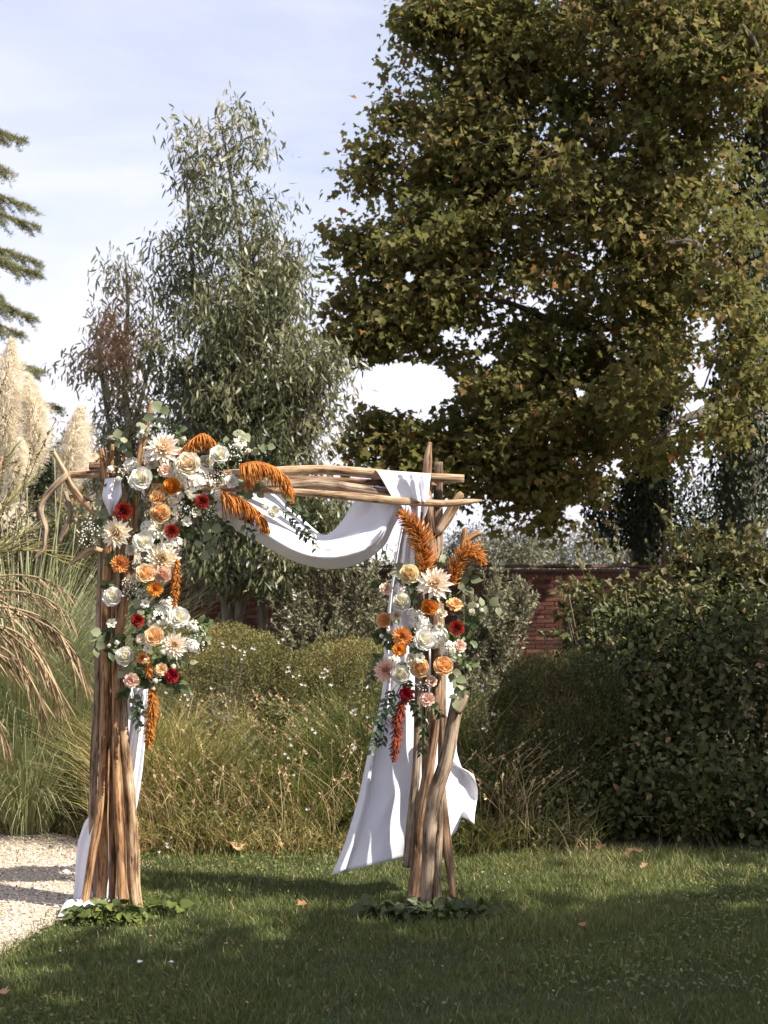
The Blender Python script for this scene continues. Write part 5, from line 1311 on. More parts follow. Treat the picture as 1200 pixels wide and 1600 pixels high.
D = math.radians
def spec(kind):
    """layers: (count, length, width, th0, th1, cup, r0, base, ruffle, point)"""
    def bowl(n, R_, zt, t0, t1, cu, ruf, wd):
        th = np.linspace(t0, t1, 40) + cu * np.linspace(0, 1, 40) ** 4
        L = R_ / max(np.sin(th).mean(), .12); return (n, L, R_ * wd, t0, t1, .30, .0, zt - L * np.cos(th).mean(), ruf, 0, cu)
    if kind == 'rose':       # nested bowls of broad petals round a tight heart, domed
        N_ = (3, 3, 4, 5, 5, 6, 6, 7)
        return [bowl(n, .13 + .122 * i, .74 - .045 * i - .004 * i * i, D(72), D(-2 + 4 * i), D(4 + 8 * i), .012 + .005 * i, 1.75 if i < 4 else 1.4) for i, n in enumerate(N_)]
    if kind == 'ranunculus':
        return [bowl(4 + (i > 2) + (i > 5) + (i > 7), .10 + .1 * i, .70 - .008 * i * i, D(78), D(-26 + 6 * i), D(3 * i), .008, 1.6 if i < 5 else 1.45) for i in range(10)]
    if kind == 'dahlia':
        return [(6, .30, .20, D(6), D(-22), .5, .03, .26, 0, .3), (8, .44, .26, D(18), D(4), .5, .06, .22, 0, .35), (10, .60, .32, D(34), D(26), .45, .08, .17, 0, .4), (12, .76, .37, D(50), D(46), .4, .09, .12, 0, .45),
                (13, .90, .40, D(64), D(64), .36, .1, .06, 0, .5), (13, .98, .42, D(78), D(84), .3, .1, .0, 0, .5)]
    if kind == 'mum':
        return [(8, .3, .17, D(-5), D(-30), .4, .04, .3, .03, 0), (11, .45, .2, D(15), D(0), .4, .08, .24, .04, 0), (14, .6, .23, D(35), D(25), .35, .1, .17, .05, 0), (16, .75, .26, D(55), D(48), .3, .12, .1, .05, 0), (18, .85, .28, D(75), D(72), .3, .12, .02, .05, 0), (16, .85, .28, D(95), D(100), .3, .12, -.03, .05, 0)]
    if kind == 'carnation':
        return [(5, .5, .42, D(-6), D(10), .2, .05, .3, .16, 0), (7, .62, .52, D(8), D(30), .15, .09, .24, .18, 0), (8, .74, .58, D(24), D(55), .12, .11, .16, .18, 0), (9, .84, .62, D(44), D(82), .1, .12, .06, .2, 0)]
    if kind == 'gerbera':
        return [(14, .45, .14, D(30), D(20), .3, .16, .14, 0, .3), (18, .66, .18, D(52), D(50), .3, .18, .10, 0, .35), (20, .84, .2, D(68), D(74), .25, .18, .05, 0, .35), (20, .86, .2, D(82), D(92), .25, .18, 0, 0, .35)]
    if kind == 'anemone':
        return [(5, .72, .62, D(40), D(62), .3, .14, .06, .03, 0), (6, .86, .7, D(58), D(84), .25, .14, 0, .03, 0)]
    if kind == 'bud':
        return [(3, .9, .8, D(28), D(-38), .5, .03, .05, 0, 0), (4, .98, .95, D(44), D(-40), .5, .05, 0, .01, 0), (4, .9, .95, D(58), D(-20), .45, .06, -.03, .02, 0)]
def build_flower(kind, colr, seed, split):
    """-> inner mesh, list of (outer petal meshes per layer, count)"""
    q = np.random.default_rng(seed); m = M['p_' + colr]
    if kind == 'hydrangea':
        mb = MB()
        for k in range(72):
            d = norm(rdir(1, q)[0] + (0, 0, .75)); c = d * q.uniform(.72, .95) * np.array([1, 1, .8])
            for j in range(4):
                a = j * 1.57 + q.uniform(-.2, .2); x_ = norm(np.cross(d, [.3, .5, .1])); y_ = np.cross(d, x_)
                dd = norm(x_ * math.cos(a) + y_ * math.sin(a) + d * .25)
                V, T = scatter(OVV * (1.7, 1, 1), OVT, [c], frames(dd[None], d[None]), np.array([q.uniform(.15, .21)])); mb.add(V, T=T, tint=q.uniform(.45, 1))
        return mb.mesh('petals', m), []
    lay = spec(kind); mb = MB(); outer = []
    for li, (n, L, Wd, t0, t1, cup, r0, base, ruf, pt_, *cu) in enumerate(lay):
        cu = cu[0] if cu else 0.0
        tl_ = li / max(len(lay) - 1, 1)
        sp = split and li >= len(lay) - 2
        if sp:
            V, Q, s = petal(L, Wd, t0, t1, cup, r0, base, ruf, 6, 5, pt_, q, cu)
            outer.append((MB().add(V, Q, tint=np.clip(tl_ * .8 + .25 * s, 0, 1)).mesh('petal', m), n))
        else:
            for j in range(n):
                V, Q, s = petal(L * q.uniform(.92, 1.08), Wd, t0 + q.normal(0, .05), t1 + q.normal(0, .09), cup, r0, base, ruf, 5 if kind != 'gerbera' else 4, 5 if ruf > .1 else 4, pt_, q, cu)
                mb.add(rotz(V, 2 * math.pi * (j + .5 * li + q.uniform(-.12, .12)) / n), Q, tint=np.clip(tl_ * .75 + .25 * s + q.normal(0, .05), 0, 1))
    return mb.mesh('inner_petals' if split else 'petals', m), outer
DISC = MB().add(*tube([(0, 0, 0.02), (0, 0, .14), (0, 0, .2)], [.2, .24, .12], 6, 10)[:3]).mesh('flower_centre', M['disc_dark'])
DISCG = MB().add(*tube([(0, 0, 0.02), (0, 0, .14), (0, 0, .2)], [.16, .18, .1], 6, 10)[:3]).mesh('flower_centre', M['disc_green'])
CALYX = MB().add(*tube([(0, 0, -.38), (0, 0, -.2), (0, 0, .02)], [.05, .07, .2], 6, 7)[:3], rnd=.4).mesh('calyx', M['filler'])
cache = {}; fq = np.random.default_rng(100)
KN = {'rose': ('garden_rose', 'rose'), 'ranunculus': ('ranunculus', 'ranunculus'), 'dahlia': ('dahlia', 'dahlia'), 'mum': ('chrysanthemum', 'chrysanthemum'), 'carnation': ('carnation', 'carnation'), 'gerbera': ('gerbera', 'gerbera'), 'anemone': ('white_blossom', 'blossom'), 'bud': ('flower_bud', 'flower bud'), 'hydrangea': ('hydrangea', 'hydrangea')}
def flower(kind, colr, px, py, r, label, Y=6.98, face=None, group='flowers fixed on the left post'):
    split = r >= 13 and kind in ('rose', 'dahlia', 'ranunculus')
    key = (kind, colr, split, int(px * 3 + py) % 2)
    if key not in cache: cache[key] = build_flower(kind, colr, hash((kind, colr, key[3])) % 997 if False else sum(map(ord, kind + colr)) + key[3] * 31, split)
    inner, outer = cache[key]
    c = P(px, py, Y)
    d = Vector(face) if face else Vector((fq.normal(.12, .26), -1.0, fq.normal(.22, .26)))
    name, cat = KN[kind]
    f = empty(name, c, label, cat, group)
    rot = d.to_track_quat('Z', 'Y') @ Matrix.Rotation(fq.uniform(0, 6.28), 3, 'Z').to_quaternion()
    f.rotation_mode = 'QUATERNION'; f.rotation_quaternion = rot
    rw = r / F * Y * (1.13 if kind != 'bud' else 1.35) * (1.12 if kind == 'hydrangea' else 1); f.scale = (rw,) * 3
    o = link(inner.name.split('.')[0], inner, f); o['kind'] = 'stuff'
    for li, (me, n) in enumerate(outer):
        for j in range(n):
            p = link('petal', me, f); p.rotation_euler = (fq.normal(0, .05), fq.normal(0, .07), 2 * math.pi * (j + .5 * li + fq.uniform(-.1, .1)) / n)
            s_ = fq.uniform(.93, 1.06); p.scale = (s_, s_, s_)
    if kind == 'gerbera': link('flower_centre', DISC, f)
    if kind == 'anemone': link('flower_centre', DISCG, f)
    link('calyx', CALYX, f)
    return f
LF = [
 ('dahlia', 'blushdahlia', 255, 704, 25, 'large blush-cream dahlia near the top of the left post, under the eucalyptus leaves', 6.96, (.2, -1, .5)),
 ('hydrangea', 'white', 306, 752, 27, 'big creamy white hydrangea head tucked below the peach-centred rose on the beam', 7.0, None),
 ('rose', 'cream', 293, 728, 19, 'large cream rose with a peach heart, highest of the cream roses on the beam', 6.9, (-.1, -1, .3)),
 ('rose', 'white', 342, 712, 14, 'pure white rose right of the orange amaranth tuft on top of the beam', 6.95, (.1, -1, .4)),
 ('carnation', 'blush', 257, 737, 12, 'pale blush flower between the white rose and the big dahlia at the top left', 6.92, None),
 ('rose', 'white', 221, 750, 17, 'white rose above the red gerbera at the top of the left post', 6.93, (-.1, -1, .3)),
 ('ranunculus', 'orange', 268, 760, 13, 'bright orange ranunculus below the blush flower on the left post', 6.9, (.1, -1, .2)),
 ('carnation', 'apricot', 248, 780, 14, 'apricot carnation with a cream edge just left below the orange ranunculus', 6.92, None),
 ('ranunculus', 'peach', 250, 802, 15, 'peach ranunculus directly under the apricot carnation', 6.9, (.1, -1, .25)),
 ('gerbera', 'red', 193, 799, 14, 'dark-centred red gerbera farthest left, beside the white cloth knot', 6.92, (-.1, -1, .1)),
 ('gerbera', 'red', 316, 784, 11, 'red gerbera below the white hydrangea, right side of the left cluster', 6.93, (.1, -1, .15)),
 ('gerbera', 'red', 268, 830, 11, 'red gerbera in the middle of the left post cluster above the white lisianthus', 6.92, (.15, -1, .1)),
 ('dahlia', 'cream', 184, 834, 22, 'creamy dahlia with yellow heart on the left edge below the red gerbera', 6.95, (-.3, -1, .1)),
 ('rose', 'white', 224, 848, 15, 'open white rose right of the creamy dahlia on the left post', 6.92, (.1, -1, .4)),
 ('dahlia', 'cream', 254, 876, 25, 'spiky cream dahlia with narrow petals in the middle of the left post', 6.96, (.2, -1, .2)),
 ('mum', 'rust', 188, 881, 14, 'peach-orange chrysanthemum on the left pole, left of the spiky dahlia', 6.93, (-.1, -1, .2)),
 ('rose', 'peach', 227, 897, 14, 'peach rose with golden heart below the spiky cream dahlia', 6.9, (.1, -1, .2)),
 ('ranunculus', 'blush', 254, 898, 13, 'blush pink ranunculus next to the golden-hearted peach rose', 6.91, (.1, -1, .2)),
 ('carnation', 'white', 361, 754, 12, 'white carnation on the beam above the lower orange amaranth', 6.95, None),
 ('bud', 'white', 295, 777, 8, 'small white bud left of the red gerbera under the hydrangea', 6.94, None),
 ('anemone', 'white', 292, 816, 8, 'small white blossom between the two inner red gerberas', 6.96, None),
 ('anemone', 'white', 278, 796, 7, 'small white blossom right of the peach ranunculus', 6.97, None),
 ('bud', 'white', 343, 806, 8, 'white bud dangling under the beam right of the left cluster', 6.96, None),
 ('anemone', 'white', 261, 857, 8, 'little white cup blossom above the spiky cream dahlia', 6.9, None),
 ('bud', 'white', 392, 748, 8, 'white bud at the left end of the upper orange amaranth', 6.93, None),
 ('bud', 'white', 413, 752, 10, 'pair-forming white bud under the arc of the upper orange amaranth', 6.92, None),
 ('bud', 'white', 417, 738, 8, 'white bud half hidden behind the upper orange amaranth', 6.96, None),
 ('carnation', 'white', 426, 800, 11, 'white ruffled flower hanging in front of the cloth right of the amaranth tip', 6.9, None),
 ('bud', 'white', 413, 793, 7, 'white bud beside the ruffled flower in front of the cloth', 6.91, None),
 ('dahlia', 'white', 250, 826, 20, 'shaded white dahlia set back behind the middle red gerbera', 7.03, None),
 ('anemone', 'white', 228, 675, 9, 'loose white blossom high on the left pole among the eucalyptus leaves', 6.98, (-.2, -1, .5)),
 ('bud', 'white', 216, 666, 6, 'tiny white bud topmost on the left post', 7.0, None),
 ('bud', 'white', 288, 686, 7, 'white bud left of the amaranth tuft above the beam', 6.97, None),
 ('anemone', 'white', 375, 692, 10, 'white blossom standing above the beam at the right of the left cluster', 7.0, None),
 ('bud', 'white', 388, 705, 7, 'white bud just above the start of the upper orange amaranth', 6.99, None),
 ('bud', 'white', 178, 734, 9, 'white bud lying on the forked stub of the left pole', 6.98, (-.8, -.6, .2)),
 ('bud', 'white', 184, 749, 8, 'white bud touching the top of the white cloth knot', 6.97, None),
 ('bud', 'white', 193, 707, 5, 'small white bud beside the forked stub among round leaves', 7.0, None),
 ('rose', 'white', 177, 933, 14, 'white rose on the left edge of the post with gypsophila at its right', 6.95, (-.2, -1, .2)),
 ('mum', 'orange', 242, 920, 12, 'small orange chrysanthemum below the blush pink ranunculus', 6.92, (.2, -1, -.1)),
 ('anemone', 'white', 227, 943, 7, 'small white cup blossom under the gypsophila', 6.93, None),
 ('carnation', 'red', 215, 970, 11, 'red carnation left of the pale hydrangea half way down the left post', 6.92, None),
 ('rose', 'white', 279, 966, 15, 'white rose farthest right on the lower left post', 6.93, (.2, -1, .2)),
 ('hydrangea', 'white', 247, 966, 17, 'pale green-white hydrangea between the red carnation and the white rose', 6.98, None),
 ('rose', 'peach', 241, 995, 14, 'peach-yellow rose under the pale green-white hydrangea', 6.9, (.05, -1, .2)),
 ('dahlia', 'blushdahlia', 272, 1008, 19, 'cream dahlia with peach centre low on the right of the left post', 6.94, (.2, -1, .1)),
 ('ranunculus', 'white', 195, 1026, 14, 'white ranunculus in front of the poles low on the left post', 6.93, (-.1, -1, .4)),
 ('bud', 'white', 183, 1005, 7, 'round white bud left of the peach-yellow rose, nearer the post centre', 6.94, None),
 ('bud', 'white', 171, 1009, 6, 'round white bud on the pole, left of its twin', 6.96, None),
 ('anemone', 'white', 175, 975, 8, 'greenish white globe on the pole below the left-edge white rose', 6.97, None),
 ('bud', 'white', 143, 901, 6, 'single white bud sticking out to the left of the post on a thin stem', 7.0, None),
 ('anemone', 'white', 231, 1014, 7, 'white cup blossom just below the peach-yellow rose', 6.91, None),
 ('bud', 'white', 254, 1019, 7, 'white bud left of the low cream dahlia', 6.9, None),
 ('mum', 'rust', 223, 1029, 9, 'small rust flower behind a white bud near the bottom of the left cluster', 6.93, None),
 ('bud', 'white', 226, 1031, 5, 'tiny white bud in front of the small rust flower', 6.87, None),
 ('carnation', 'peach', 253, 1047, 11, 'peach carnation beside the lowest crimson flower', 6.93, None),
 ('carnation', 'crimson', 268, 1056, 12, 'lowest crimson flower on the right of the left cluster', 6.93, (.3, -1, .1)),
 ('bud', 'white', 272, 1043, 7, 'white bud just above the lowest crimson flower', 6.92, None),
 ('carnation', 'pinkish', 206, 1064, 13, 'blush pink carnation at the bottom left of the left cluster', 6.94, None),
 ('bud', 'white', 243, 1063, 7, 'white bud right of the bottom blush carnation', 6.92, None),
 ('bud', 'white', 240, 1076, 5, 'small white bud at the top of the lowest hanging amaranth', 6.93, None),
 ('hydrangea', 'white', 301, 978, 9, 'small white flower cluster reaching right beside the lower white rose', 6.96, None),
 ('hydrangea', 'white', 300, 1008, 12, 'white flower cluster right of the low cream dahlia', 6.97, None),
]
RF = [
 ('ranunculus', 'yellow', 639, 897, 15, 'cream-yellow flower at the top left of the right cluster', 6.93, (-.1, -1, .3)),
 ('dahlia', 'blushdahlia', 679, 913, 24, 'largest white dahlia with peach centre at the top of the right cluster', 6.92, (.1, -1, .35)),
 ('carnation', 'blush', 602, 921, 11, 'blush carnation at the far left of the right cluster', 6.98, None),
 ('hydrangea', 'white', 628, 922, 13, 'small white hydrangea behind the upper white ranunculus', 7.02, None),
 ('ranunculus', 'white', 627, 941, 14, 'upper white ranunculus on the left side of the right cluster', 6.93, (-.1, -1, .2)),
 ('ranunculus', 'orange', 671, 949, 12, 'orange ranunculus below the largest white dahlia', 6.9, (.05, -1, .3)),
 ('carnation', 'apricot', 709, 949, 14, 'peach-orange carnation under the right amaranth plume', 6.93, None),
 ('ranunculus', 'apricot', 600, 969, 11, 'apricot ranunculus at the left edge of the right cluster', 6.96, (-.3, -1, .1)),
 ('gerbera', 'red', 713, 982, 12, 'dark red gerbera on the right edge of the right cluster', 6.93, (.2, -1, .1)),
 ('mum', 'rust', 629, 995, 15, 'large orange chrysanthemum left of the white centre rose', 6.92, (-.1, -1, .2)),
 ('mum', 'orange', 624, 1015, 11, 'smaller orange chrysanthemum tucked below the large one', 6.9, (-.1, -1, .1)),
 ('hydrangea', 'white', 682, 996, 17, 'white hydrangea right behind the centre rose', 6.98, None),
 ('hydrangea', 'white', 661, 979, 14, 'white hydrangea head above the centre rose', 6.98, None),
 ('rose', 'white', 662, 1001, 15, 'white rose in the centre of the right cluster', 6.88, (0, -1, .2)),
 ('anemone', 'white', 687, 979, 7, 'small white cup blossom above the white hydrangea', 6.9, None),
 ('carnation', 'blush', 717, 1010, 11, 'blush flower on the right edge under the dark red gerbera', 6.95, None),
 ('anemone', 'white', 656, 1028, 8, 'white anemone with green eye above the peach rose', 6.88, (0, -1, .1)),
 ('ranunculus', 'peach', 656, 1044, 14, 'peach flower directly under the white anemone', 6.91, (-.1, -1, .1)),
 ('rose', 'apricot', 692, 1041, 14, 'apricot rose at the lower right of the right cluster', 6.91, (.1, -1, .2)),
 ('dahlia', 'pinkish', 604, 1047, 18, 'dusky blush dahlia at the lower left of the right cluster', 6.97, (-.3, -1, 0)),
 ('ranunculus', 'white', 626, 1054, 14, 'lower white ranunculus in front of the dusky dahlia', 6.91, (-.1, -1, .1)),
 ('carnation', 'crimson', 635, 1084, 12, 'crimson flower above the dark red hanging amaranth', 6.95, (-.1, -1, 0)),
 ('carnation', 'pinkish', 668, 1095, 13, 'lowest blush carnation in front of the right poles', 6.94, None),
 ('bud', 'white', 609, 986, 8, 'white bud left of the large orange chrysanthemum', 6.97, None),
 ('bud', 'white', 597, 995, 6, 'small white bud at the left edge below the apricot ranunculus', 6.98, None),
 ('bud', 'white', 734, 957, 9, 'white bud right of the peach-orange carnation', 7.0, (.6, -1, .2)),
 ('bud', 'white', 745, 948, 6, 'small white bud in the middle of the sprig sticking out right', 7.0, None),
 ('bud', 'white', 753, 954, 6, 'outermost white bud on the right, next to round leaves', 7.0, None),
 ('bud', 'white', 717, 1023, 5, 'tiny white bud below the right-edge blush flower', 6.93, None),
 ('bud', 'white', 683, 932, 5, 'tiny white bud under the largest white dahlia', 6.86, None),
]
for k_ in LF: flower(*k_)
for k_ in RF: flower(*k_, group='flowers fixed on the right post')

XF = [('hydrangea', 'white', 236, 716, 13, 'small white flower head right of the forked stub'), ('hydrangea', 'white', 276, 778, 13, 'creamy flower head right of the apricot carnation'), ('anemone', 'white', 306, 800, 9, 'white blossom just under the inner red gerbera'),
      ('hydrangea', 'white', 232, 826, 13, 'white flower head above the open white rose'), ('carnation', 'white', 205, 862, 10, 'white ruffled flower between the open white rose and the orange chrysanthemum'), ('hydrangea', 'white', 274, 850, 12, 'pale flower head right of the little white cup blossom'),
      ('anemone', 'white', 210, 905, 8, 'white blossom left of the golden-hearted peach rose'), ('hydrangea', 'white', 262, 948, 13, 'pale flower head left of the right-hand white rose'), ('carnation', 'cream', 222, 1000, 10, 'cream ruffled flower left of the peach-yellow rose'),
      ('anemone', 'white', 286, 1030, 8, 'white blossom below the low cream dahlia'), ('carnation', 'cream', 330, 740, 11, 'cream ruffled flower on the beam under the pure white rose'), ('hydrangea', 'white', 345, 770, 12, 'white flower head at the start of the lower orange amaranth')]
XF += [('carnation', 'cream', 238, 728, 11, 'cream ruffled flower left of the large blush-cream dahlia'), ('hydrangea', 'white', 206, 728, 12, 'white flower head above the white cloth knot'), ('ranunculus', 'white', 322, 722, 11, 'white ranunculus between the large cream rose and the pure white rose'),
       ('carnation', 'peach', 276, 716, 10, 'peach ruffled flower right of the large blush-cream dahlia'), ('ranunculus', 'cream', 328, 762, 11, 'cream ranunculus under the beam left of the lower orange amaranth'), ('hydrangea', 'white', 276, 742, 12, 'white flower head left below the large cream rose')]
YF = [('carnation', 'white', 655, 918, 11, 'white ruffled flower left of the largest dahlia'), ('hydrangea', 'white', 648, 965, 13, 'white flower head left of the orange ranunculus'), ('carnation', 'cream', 690, 962, 10, 'cream ruffled flower right of the orange ranunculus'),
      ('hydrangea', 'white', 700, 1012, 13, 'white flower head between the centre rose and the right edge'), ('carnation', 'white', 640, 1030, 10, 'white ruffled flower below the orange chrysanthemums'), ('hydrangea', 'white', 612, 1030, 13, 'white flower head above the dusky dahlia'),
      ('carnation', 'blush', 672, 1065, 10, 'blush ruffled flower under the apricot rose'), ('anemone', 'white', 708, 1062, 8, 'white blossom at the lower right edge of the right cluster'), ('carnation', 'cream', 618, 960, 10, 'cream ruffled flower right of the apricot ranunculus')]
for k_ in XF: flower(*k_, Y=7.01)
for k_ in YF: flower(*k_, Y=7.01, group='flowers fixed on the right post')

# ------------------------------------------------------------ amaranth
def amaranth(pts, rpx, Y, label, mat='amar', group='hanging amaranth', comb=0.0, n=None, seed=0):
    q = np.random.default_rng(seed + int(pts[0][0]))
    W3 = [np.array(P(a, b, Y)) for a, b in pts]; c = cat_rom(W3, 50); r = rpx * 1.3 / F * Y
    Lc = np.linalg.norm(np.diff(c, axis=0), axis=1).sum()
    t = empty('amaranth', Vector(c[0]), label, 'amaranth', group)
    kids(link('stem', MB().add(*tube(W3, [.005, .004, .002], 20, 5)[:3], rnd=.2).mesh('stem', M[mat])), t)
    mb = MB(); n = n or int(Lc * (2300 if comb == 2 else 1900))
    tt = q.uniform(0, 1, n)
    for k in range(n):
        f = tt[k]; i = min(int(f * 49), 48); p = c[i] + (c[i + 1] - c[i]) * (f * 49 - i); tg = norm(c[i + 1] - c[i])
        prof = (1 - f) ** .55 * .85 + .15 if comb < 2 else math.sin(math.pi * (.12 + .85 * f)) ** .6
        sd = rdir(1, q)[0]; sd = norm(sd - tg * np.dot(sd, tg))
        L = r * prof * q.uniform(.35, 1.3)
        if comb == 1: d = norm(sd * .55 + np.array([0, -.1, -.9]) + tg * .2); L *= 1.25
        else: d = norm(sd * .9 + tg * .55 + np.array([0, 0, -.12]))
        e = p + d * L; m = p + norm(d + sd * .3) * L * .55
        V, Q, T, g = tube([p, m, e], [.0020 * q.uniform(.7, 1.4), .0023, .0009], 4, 3, rough=.2, seed=k % 13)
        mb.add(V, Q, T, rnd=np.clip(.25 + .5 * np.linspace(0, 1, len(V)) + q.normal(0, .2), 0, 1))
    o = kids(link('tassel', mb.mesh('tassel', M[mat])), t); o['kind'] = 'stuff'
    return t
amaranth([(286, 712), (298, 690), (316, 678), (330, 688), (331, 704)], 18, 6.98, 'rust-orange amaranth tuft curling over the top of the left cluster', comb=1)
amaranth([(374, 727), (400, 722), (428, 730), (448, 752), (455, 786)], 22, 6.93, 'bright orange amaranth arching down in front of the beam, upper of the pair', comb=1)
amaranth([(345, 768), (368, 775), (388, 787), (406, 806), (419, 830)], 22, 6.92, 'bright orange amaranth drooping below the beam, lower of the pair', comb=1)
amaranth([(277, 874), (275, 900), (273, 925), (273, 952)], 7, 6.93, 'thin rust amaranth hanging right of the blush ranunculus', comb=2)
amaranth([(238, 1072), (238, 1105), (235, 1135), (231, 1168)], 10, 6.93, 'rust amaranth tassel hanging lowest on the left post', comb=2)
amaranth([(231, 1034), (233, 1048), (234, 1060)], 6, 6.92, 'short rust amaranth wisp between the white buds at the bottom of the left cluster', comb=2)
amaranth([(662, 900), (664, 870), (656, 838), (642, 818), (624, 800)], 17, 6.97, 'spiky orange amaranth leaning left beside the right poles', comb=2)
amaranth([(706, 915), (712, 885), (728, 864), (744, 864), (755, 882)], 15, 6.97, 'orange amaranth plume curling over to the right of the right post', comb=2)
amaranth([(632, 1088), (623, 1118), (619, 1155), (615, 1190)], 10, 6.95, 'dark red amaranth tassel hanging in front of the right cloth', 'amar_red', comb=2)

# ------------------------------------------------------------ greenery fixed among the flowers
RNV = OVV * np.array([1.75, 1, 1]); RUV = OVV * np.array([.95, 1, .8])
def lset(V, mat, k=5): return [rawmesh('leaf', V, OVT, M[mat], {'rnd': np.full(8, (i + .5) / k)}) for i in range(k)]
LV = {'euc': lset(RNV, 'euc_leaf'), 'rus': lset(RUV, 'ruscus'), 'fil': lset(OVV * (1.25, 1, 1), 'filler')}
gq = np.random.default_rng(55)
def sprig(name, pts, kind, lpx, n, Y, label, cat, group, stem=.0018, spread=.9, droop=.2):
    W3 = [np.array(P(a, b, Y + .03 * gq.normal())) for a, b in pts]; c = cat_rom(W3, 30)
    t = empty(name, Vector(c[0]), label, cat, group)
    kids(link('stem', MB().add(*tube(W3, [stem * 1.4, stem, stem * .6], 14, 4)[:3], rnd=.3).mesh('stem', M['filler'])), t)
    for j in range(n):
        f = (j + gq.uniform(.2, .8)) / n; i = min(int((.12 + .88 * f) * 28), 28); tg = norm(c[i + 1] - c[i])
        sd = norm(np.cross(tg, [0, -1, 0])) * (1 if j % 2 else -1)
        d = norm(tg * gq.uniform(.3, .9) + sd * spread * gq.uniform(.6, 1.2) + np.array([gq.normal(0, .2), gq.normal(-.1, .35), -droop]))
        R = frames(d[None], (np.array([.1, -.75, .45]) + gq.normal(0, .45, 3))[None])[0]
        s = lpx / F * Y * gq.uniform(.7, 1.15)
        o = link('leaf', LV[kind][int(gq.integers(5))], t)
        o.matrix_local = Matrix.Translation(Vector(c[i]) - t.location) @ Matrix(R.tolist()).to_4x4() @ Matrix.Scale(s, 4)
    return t
ES = [([(222, 700), (228, 672), (246, 648), (254, 632)], 20, 9, 7.0, 'round-leaved eucalyptus sprig rising highest beside the left pole tip'),
      ([(215, 715), (200, 700), (186, 686), (176, 690)], 17, 8, 7.0, 'round-leaved eucalyptus sprig fanning left above the forked stub'),
      ([(270, 700), (280, 680), (284, 664)], 15, 5, 7.02, 'short eucalyptus sprig left of the amaranth tuft'),
      ([(335, 715), (352, 696), (372, 682), (382, 676)], 17, 8, 7.02, 'eucalyptus sprig rising behind the pure white rose on the beam'),
      ([(372, 720), (392, 702), (410, 692), (420, 700)], 17, 7, 7.03, 'eucalyptus sprig standing up behind the upper orange amaranth'),
      ([(360, 760), (378, 764), (398, 768), (414, 764)], 20, 7, 6.99, 'broad green eucalyptus leaves between the two orange amaranths'),
      ([(320, 800), (330, 822), (330, 846), (326, 868)], 19, 8, 7.0, 'eucalyptus sprig hanging below the beam right of the left cluster'),
      ([(290, 840), (310, 844), (328, 852), (345, 860)], 14, 6, 7.02, 'thin eucalyptus twig pointing right at the middle of the left cluster'),
      ([(170, 770), (160, 790), (158, 812), (166, 830)], 19, 8, 7.02, 'eucalyptus sprig hanging left of the red gerbera'),
      ([(172, 985), (158, 990), (150, 1005), (145, 1018)], 16, 7, 6.98, 'eucalyptus sprig hanging left across the lower left poles'),
      ([(205, 1035), (196, 1045), (194, 1056)], 14, 5, 6.97, 'small eucalyptus sprig under the low white ranunculus'),
      ([(285, 990), (305, 990), (318, 998), (326, 1006)], 14, 7, 7.0, 'frosted eucalyptus sprig reaching right at the bottom of the left cluster'),
      ([(265, 1030), (285, 1032), (300, 1038)], 17, 5, 7.02, 'dark round leaves poking right below the cream dahlia'),
      ([(210, 1080), (212, 1100), (222, 1120)], 17, 7, 6.97, 'eucalyptus sprig hanging beside the lowest amaranth tassel'),
      ([(230, 955), (216, 950), (208, 962)], 17, 5, 6.96, 'grey eucalyptus leaves beside the red carnation'),
      ([(712, 930), (728, 915), (738, 898), (740, 885)], 18, 7, 7.0, 'eucalyptus sprig under the right amaranth plume'),
      ([(725, 955), (745, 950), (762, 946), (784, 950)], 17, 6, 7.0, 'eucalyptus sprig reaching far right beside the outermost white bud'),
      ([(690, 860), (684, 880), (682, 900)], 18, 6, 7.0, 'eucalyptus leaves hanging between the poles above the largest dahlia'),
      ([(700, 1040), (712, 1058), (718, 1080), (708, 1098)], 17, 9, 6.97, 'eucalyptus sprig hanging from the right cluster over the bent pole'),
      ([(612, 1030), (598, 1030), (588, 1040), (584, 1058)], 16, 7, 6.99, 'eucalyptus sprig around the dusky blush dahlia'),
      ([(640, 880), (628, 890), (620, 905)], 15, 5, 7.0, 'eucalyptus leaves behind the cream-yellow flower')]
for pts, l, n, Y, lab in ES: sprig('eucalyptus_sprig', pts, 'euc', l, n, Y, lab, 'eucalyptus sprig', 'eucalyptus sprigs in the flowers', spread=1.0)
